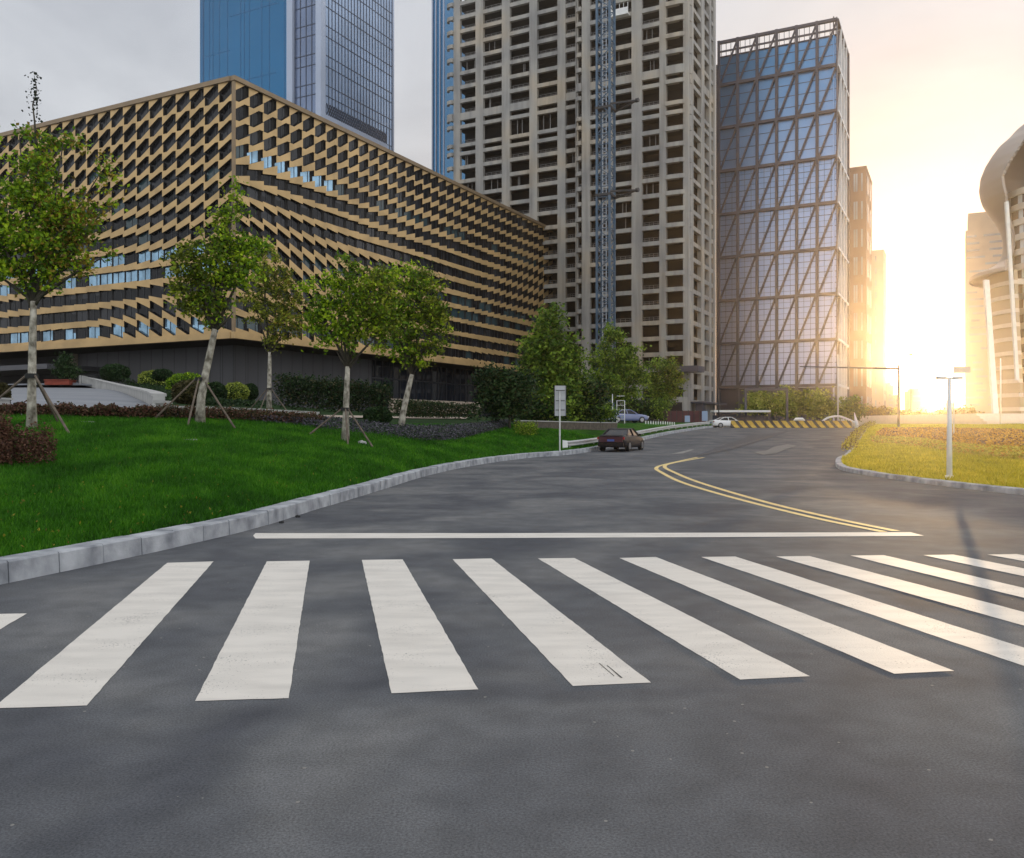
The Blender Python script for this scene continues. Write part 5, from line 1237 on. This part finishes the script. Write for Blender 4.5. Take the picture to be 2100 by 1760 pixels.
def frame_gate(label, x0, x1, ytop, D):
    a, b = P(x0, 0, D).x, P(x1, 0, D).x; z = CAMZ+(868-ytop)/F*D; g_ = gz(D)
    t = empty('steel_frame', (a, D, g_), label, 'frame')
    mb = MB(); mb.box(a-.15, a+.15, D-.15, D+.15, g_, z); mb.build('upright', M['frame_steel'], t); mb = MB(); mb.box(b-.15, b+.15, D-.15, D+.15, g_, z); mb.build('upright', M['frame_steel'], t)
    mb = MB(); mb.box(a-.15, b+.15, D-.14, D+.14, z, z+.35); mb.build('crossbar', M['frame_steel'], t)
frame_gate('brown steel gantry frame in front of the broad bushes', 1529, 1614, 801, 124)
def pole(name, label, x, ybase, ytop, r, D=None, arm=None, lamp=None, mt='galv', cat='pole', banner=None, rt_=.6):
    b = hit(x, ybase) if D is None else Vector(((x-CX)/F*D, D, gz(D))); u = b.y/F; zt = CAMZ-(ytop-HY)*u
    t = empty(name, b, label, cat); mb = MB(); mb.tube([b-Vector((0, 0, .2)), b.lerp(Vector((b.x, b.y, zt)), .5), Vector((b.x, b.y, zt))], [r, r*(1+rt_)/2, r*rt_], 12); mb.build('pole', M[mt], t, smooth=True)
    mb = MB(); mb.tube([(b.x, b.y, b.z-.05), (b.x, b.y, b.z+.10)], r*1.35, 12); mb.build('base_collar', M[mt], t)
    if arm:
        xe, ye = arm; mb = MB(); mb.tube([(b.x, b.y, zt-.4), ((xe-CX)/F*b.y, b.y, CAMZ-(ye-HY)*u)], [r*.7, r*.4], 8); mb.build('arm', M[mt], t)
    if lamp:
        mb = MB(); w = lamp*u; mb.tube([(b.x-w, b.y, zt), (b.x+w, b.y, zt)], r*.35, 6); mb.build('crossarm', M[mt], t)
        for s_ in (-1, 1): mb = MB(); mb.box(b.x+s_*w*.8-.12, b.x+s_*w*.8+.12, b.y-.08, b.y+.08, zt-.03, zt+.05); mb.build('lamp_head', M['white_metal'], t)
    if banner:
        mb = MB(); w, hh = banner; mb.box(b.x+r, b.x+w*u, b.y-.03, b.y+.03, zt-hh*u, zt-.15); mb.build('banner', M['mus_band'], t)
    return t
pole('lamp_post', 'tall pale lamp post standing on the near right lawn', 1947, 982, 776, .085, lamp=21, mt='white_metal', cat='street lamp')
pole('flag_pole', 'thin pole with a faded banner just right of the tall lamp post', 1956, 900, 748, .05, banner=(34, 17), mt='white_metal')
pole('traffic_pole', 'brown traffic pole with a long arm reaching left over the road', 1843, 884, 749, .16, arm=(1640, 752), mt='frame_steel', D=98)
pole('flag_pole', 'thin white pole in front of the curved building', 2052, 858, 735, .12, D=112, mt='white_metal')
pole('street_light', 'slim pole in front of the braced tower right corner', 1718.5, 858, 727, .11, D=120, mt='white_metal')
pole('street_light', 'dark pole at the left corner of the braced tower', 1474, 858, 800, .09, D=118, mt='dark_metal')
pole('street_light', 'slim grey pole at the foot of the trees right of the low wall', 1256, 868, 808, .06, D=84, mt='galv')
# access ladder frame
q = P(1272, 866, 84); z0 = gnd(q.x, 84); t = empty('ladder_frame', (q.x, 84, z0), 'thin white ladder-like frame behind the parked black car', 'frame')
a, b = P(1265, 0, 84).x, P(1281, 0, 84).x; zt = CAMZ+(868-822)/F*84
for x in (a, b): mb = MB(); mb.tube([(x, 84, z0-.2), (x, 84, zt)], .04, 6); mb.build('upright', M['white_metal'], t)
for k in range(6): mb = MB(); z = z0+.4+k*.45; mb.tube([(a, 84, z), (b, 84, z)], .025, 6); mb.build('rung', M['white_metal'], t)
# small picket edge
q0, q1 = P(1318, 0, 88).x, P(1376, 0, 96).x
t = empty('picket_fence', (q0, 90, 2), 'row of short white pickets on the grass behind the guard rail', 'fence')
for k in range(13):
    x = q0+(q1-q0)*k/12; y = 86+8*k/12; z = gnd(x, y); mb = MB(); mb.box(x-.05, x+.05, y-.03, y+.03, z-.1, z+.30); mb.build('picket', M['white_metal'], t)
# playful white hoop sculpture beyond the barriers
t = empty('white_arch', P(1718, 868, 112), 'white curved arch with a pointed fin behind the right barriers', 'sculpture')
W = lambda x, y: Vector(((x-CX)/F*112, 112, CAMZ-(y-HY)/F*112))
mb = MB(); mb.tube(catmull([W(1684, 866), W(1698, 857), W(1718, 854), W(1736, 859), W(1752, 866)], 6), .13, 8); mb.build('hoop', M['white_metal'], t, smooth=True)
mb = MB(); mb.tube([W(1758, 878), W(1756, 866), W(1752, 846)], [.34, .22, .04], 8); mb.build('fin', M['white_metal'], t, smooth=True)
mb = MB(); c = W(1639, 861); mb.tube([c-Vector((.7, 0, .12)), c-Vector((.4, 0, -.06)), c+Vector((.4, 0, .06)), c+Vector((.7, 0, -.12))], [.1, .22, .22, .1], 10)
t2 = tag(mb.build('white_dome', M['white_metal'], smooth=True), 'small white rounded roof just above the middle barriers', 'dome')
hedge('verge_hedge', 'low pinkish verge hedge along the far left edge of the right lawn', [(1741, 928), (1748, 912), (1760, 895), (1773, 882), (1790, 872)], .9, .5, 'leaf_lemon', .12, 5000, mixm='leaf_red', mixf=.35)
tag(flat('dark_road_strip', [[gp(x, y) for x, y in ((1572, 879.5), (1640, 879.5), (1560, 905), (1500, 922), (1452, 933), (1425, 936), (1480, 915), (1530, 897))]], mat('dark_strip', (0.055, 0.055, 0.06), 0.85, scale=2, var=0.2), 0.02), 'dark diagonal strip crossing the far rising road', 'road patch')  # darker diagonal strip laid over the road surface
# debris on the road, stone by the tree
def rock(label, X, Y, r, m, name='stone', squash=.5, seed=1):
    bm = bmesh.new(); bmesh.ops.create_icosphere(bm, subdivisions=2, radius=r)
    for v in bm.verts: v.co *= 1+.35*mnoise.noise(v.co*(1.6/r)+Vector((seed, 0, 0))); v.co.z *= squash
    me = bpy.data.meshes.new(name); bm.to_mesh(me); bm.free(); me.materials.append(m); o = bpy.data.objects.new(name, me); col.objects.link(o); o.location = (X, Y, gnd(X, Y)+r*squash*.5); tag(o, label, 'stone' if name == 'stone' else 'debris')
q = hit(742, 911); rock('pale rock on the grass beside the slim tree in the middle of the lawn', q.x, q.y, .18, M['stone_white'])
for k, (x, y) in enumerate(((572, 1073), (605, 1061))):
    X, Y = g0(x, y); rock(['dark litter lump lying against the left kerb, the nearer one', 'dark litter lump lying against the left kerb, the farther one'][k], X+.05, Y, .05, M['strap'], 'litter', .6, k)
for k, (x, y, w) in enumerate(((45, 851, 14), (180, 868, 12), (435, 931, 0) if False else (388, 905, 13))):
    q = hit(x, y); u = q.y/F; mb = MB(); mb.box(q.x-w*u, q.x+w*u, q.y-.12, q.y+.12, q.z-.02, q.z+.06)
    tag(mb.build('ground_slab', M['stone_white']), ['thin white slab in the grass left of the pale trunk', 'thin white slab in the grass right of the pale trunk', 'thin white slab in the grass below the leaning tree'][k], 'slab')

lf = []
for k in range(420):
    x = RNG.uniform(-30, 1000); y = RNG.uniform(885, 1130); h = hit(x, y)
    if h.z > gz(h.y)+.22: lf.append((h.x, h.y, h.z+.05))
tag(np_leaves('fallen_leaves', [M['leaf_y']], np.array(lf), .06, RNG.uniform(.3, 1, len(lf)), None, (0, 10, 0), up=.8), 'small yellow fallen leaves scattered over the left lawn', 'leaves', None, 'stuff')
# ---------------------------------------------------------------- haze, light, world, camera
SUN_AZ = math.atan((1905-CX)/F); SUN_EL = math.radians(1.7)
hz = MB(); hz.box(-345, 435, -20, 478, -2, 143); o = hz.build('haze', bpy.data.materials.new('haze_air')); tag(o, kind='stuff', label='faint warm haze filling the air down the street', cat='haze')
hm = o.data.materials[0]; hm.use_nodes = True; nt = hm.node_tree; nt.nodes.clear(); ou = nt.nodes.new('ShaderNodeOutputMaterial'); pv = nt.nodes.new('ShaderNodeVolumePrincipled')
pv.inputs['Density'].default_value = HAZE_D; pv.inputs['Color'].default_value = (1.0, 0.88, 0.74, 1); pv.inputs['Anisotropy'].default_value = HAZE_G; nt.links.new(pv.outputs[0], ou.inputs['Volume'])
sun = bpy.data.lights.new('Sun', 'SUN'); sun.energy = SUN_E; sun.angle = math.radians(0.5); sun.color = (1.0, 0.68, 0.36); so = bpy.data.objects.new('Sun', sun); col.objects.link(so)
sdir = Vector((math.sin(SUN_AZ)*math.cos(SUN_EL), math.cos(SUN_AZ)*math.cos(SUN_EL), math.sin(SUN_EL)))
so.rotation_euler = sdir.to_track_quat('Z', 'Y').to_euler(); so.location = (60, 120, 60)
w = bpy.data.worlds.new('World'); sc.world = w; w.use_nodes = True; nt = w.node_tree; bg = nt.nodes['Background']
tc = N(nt, 'ShaderNodeTexCoord'); sky = N(nt, 'ShaderNodeTexSky'); sky.sky_type = 'NISHITA'; sky.sun_disc = False; sky.sun_elevation = SUN_EL; sky.sun_rotation = SUN_AZ; sky.dust_density = 3
mp = N(nt, 'ShaderNodeMapping'); mp.inputs['Scale'].default_value = (1.0, 1.0, 2.6); nt.links.new(tc.outputs['Generated'], mp.inputs[0])
no = N(nt, 'ShaderNodeTexNoise'); no.inputs['Scale'].default_value = 2.3; no.inputs['Detail'].default_value = 7; no.inputs['Roughness'].default_value = .52; no.inputs['Distortion'].default_value = .5; nt.links.new(mp.outputs[0], no.inputs['Vector'])
def dotn(v):
    vm = N(nt, 'ShaderNodeVectorMath', operation='DOT_PRODUCT'); vm.inputs[1].default_value = v; nt.links.new(tc.outputs['Generated'], vm.inputs[0]); return vm.outputs['Value']
def mth(op, a, b=None, c=None):
    m_ = N(nt, 'ShaderNodeMath', operation=op)
    for i, v in enumerate((a, b, c)):
        if v is None: continue
        if isinstance(v, (int, float)): m_.inputs[i].default_value = v
        else: nt.links.new(v, m_.inputs[i])
    return m_.outputs[0]
dv = Vector((-.50, .70, .46)).normalized()      # heavier cloud to the upper left
dk = N(nt, 'ShaderNodeMapRange'); dk.inputs['From Min'].default_value = .78; dk.inputs['From Max'].default_value = 1.0; nt.links.new(dotn(dv), dk.inputs['Value'])
nz = N(nt, 'ShaderNodeMapRange'); nz.inputs['From Min'].default_value = .3; nz.inputs['From Max'].default_value = .7; nt.links.new(no.outputs['Fac'], nz.inputs['Value'])
f = mth('MULTIPLY_ADD', nz.outputs[0], -.55, 1.0); f = mth('SUBTRACT', f, mth('MULTIPLY', dk.outputs[0], .45)); 
cr = ramp(nt, [(0.0, (0.36, 0.385, 0.45)), (0.45, (0.64, 0.67, 0.73)), (0.85, (0.88, 0.91, 0.96))]); nt.links.new(f, cr.inputs[0])
sd = dotn(sdir); sp = mth('MAXIMUM', sd, 0)
back = N(nt, 'ShaderNodeMapRange'); back.inputs['From Min'].default_value = -.6; back.inputs['From Max'].default_value = .75; back.inputs['To Min'].default_value = SKY_BACK; back.inputs['To Max'].default_value = SKY_FRONT; nt.links.new(sd, back.inputs['Value'])
near = N(nt, 'ShaderNodeMapRange'); near.inputs['From Min'].default_value = .74; near.inputs['From Max'].default_value = .96; near.inputs['To Min'].default_value = 1.0; near.inputs['To Max'].default_value = SKY_NEAR; nt.links.new(sd, near.inputs['Value'])
side = mth('MULTIPLY_ADD', dotn(Vector((.94, -.34, 0))), .22, 1.0)
lv = mth('MULTIPLY', mth('MULTIPLY', back.outputs[0], near.outputs[0]), side)
v1 = N(nt, 'ShaderNodeVectorMath', operation='SCALE'); nt.links.new(cr.outputs[0], v1.inputs[0]); nt.links.new(lv, v1.inputs['Scale'])
v2 = N(nt, 'ShaderNodeVectorMath', operation='SCALE'); v2.inputs[0].default_value = (1.0, .80, .52); nt.links.new(mth('ADD', mth('MULTIPLY', mth('POWER', sp, 30), GLOW1), mth('MULTIPLY', mth('POWER', sp, 220), GLOW2)), v2.inputs['Scale'])
v3 = N(nt, 'ShaderNodeVectorMath', operation='SCALE'); nt.links.new(sky.outputs[0], v3.inputs[0]); v3.inputs['Scale'].default_value = .08
v4 = N(nt, 'ShaderNodeVectorMath', operation='ADD'); nt.links.new(v1.outputs[0], v4.inputs[0]); nt.links.new(v2.outputs[0], v4.inputs[1])
v5 = N(nt, 'ShaderNodeVectorMath', operation='ADD'); nt.links.new(v4.outputs[0], v5.inputs[0]); nt.links.new(v3.outputs[0], v5.inputs[1])
nt.links.new(v5.outputs[0], bg.inputs['Color']); bg.inputs['Strength'].default_value = SKY_S
cam = bpy.data.cameras.new('Camera'); co = bpy.data.objects.new('Camera', cam); col.objects.link(co); sc.camera = co
co.location = CAM; co.rotation_euler = (math.radians(90), 0, 0); cam.sensor_width = 36; cam.lens = 36*F/2100; cam.shift_y = -12/2100; cam.clip_end = 3000; cam.clip_start = .1
sc.view_settings.view_transform = 'Standard'; sc.view_settings.look = 'None'; sc.view_settings.gamma = 1; sc.view_settings.exposure = EXPO
sc.cycles.use_denoising = True; sc.cycles.volume_bounces = 0; sc.cycles.max_bounces = 7; sc.cycles.caustics_reflective = False; sc.cycles.caustics_refractive = False; sc.cycles.sample_clamp_indirect = 4
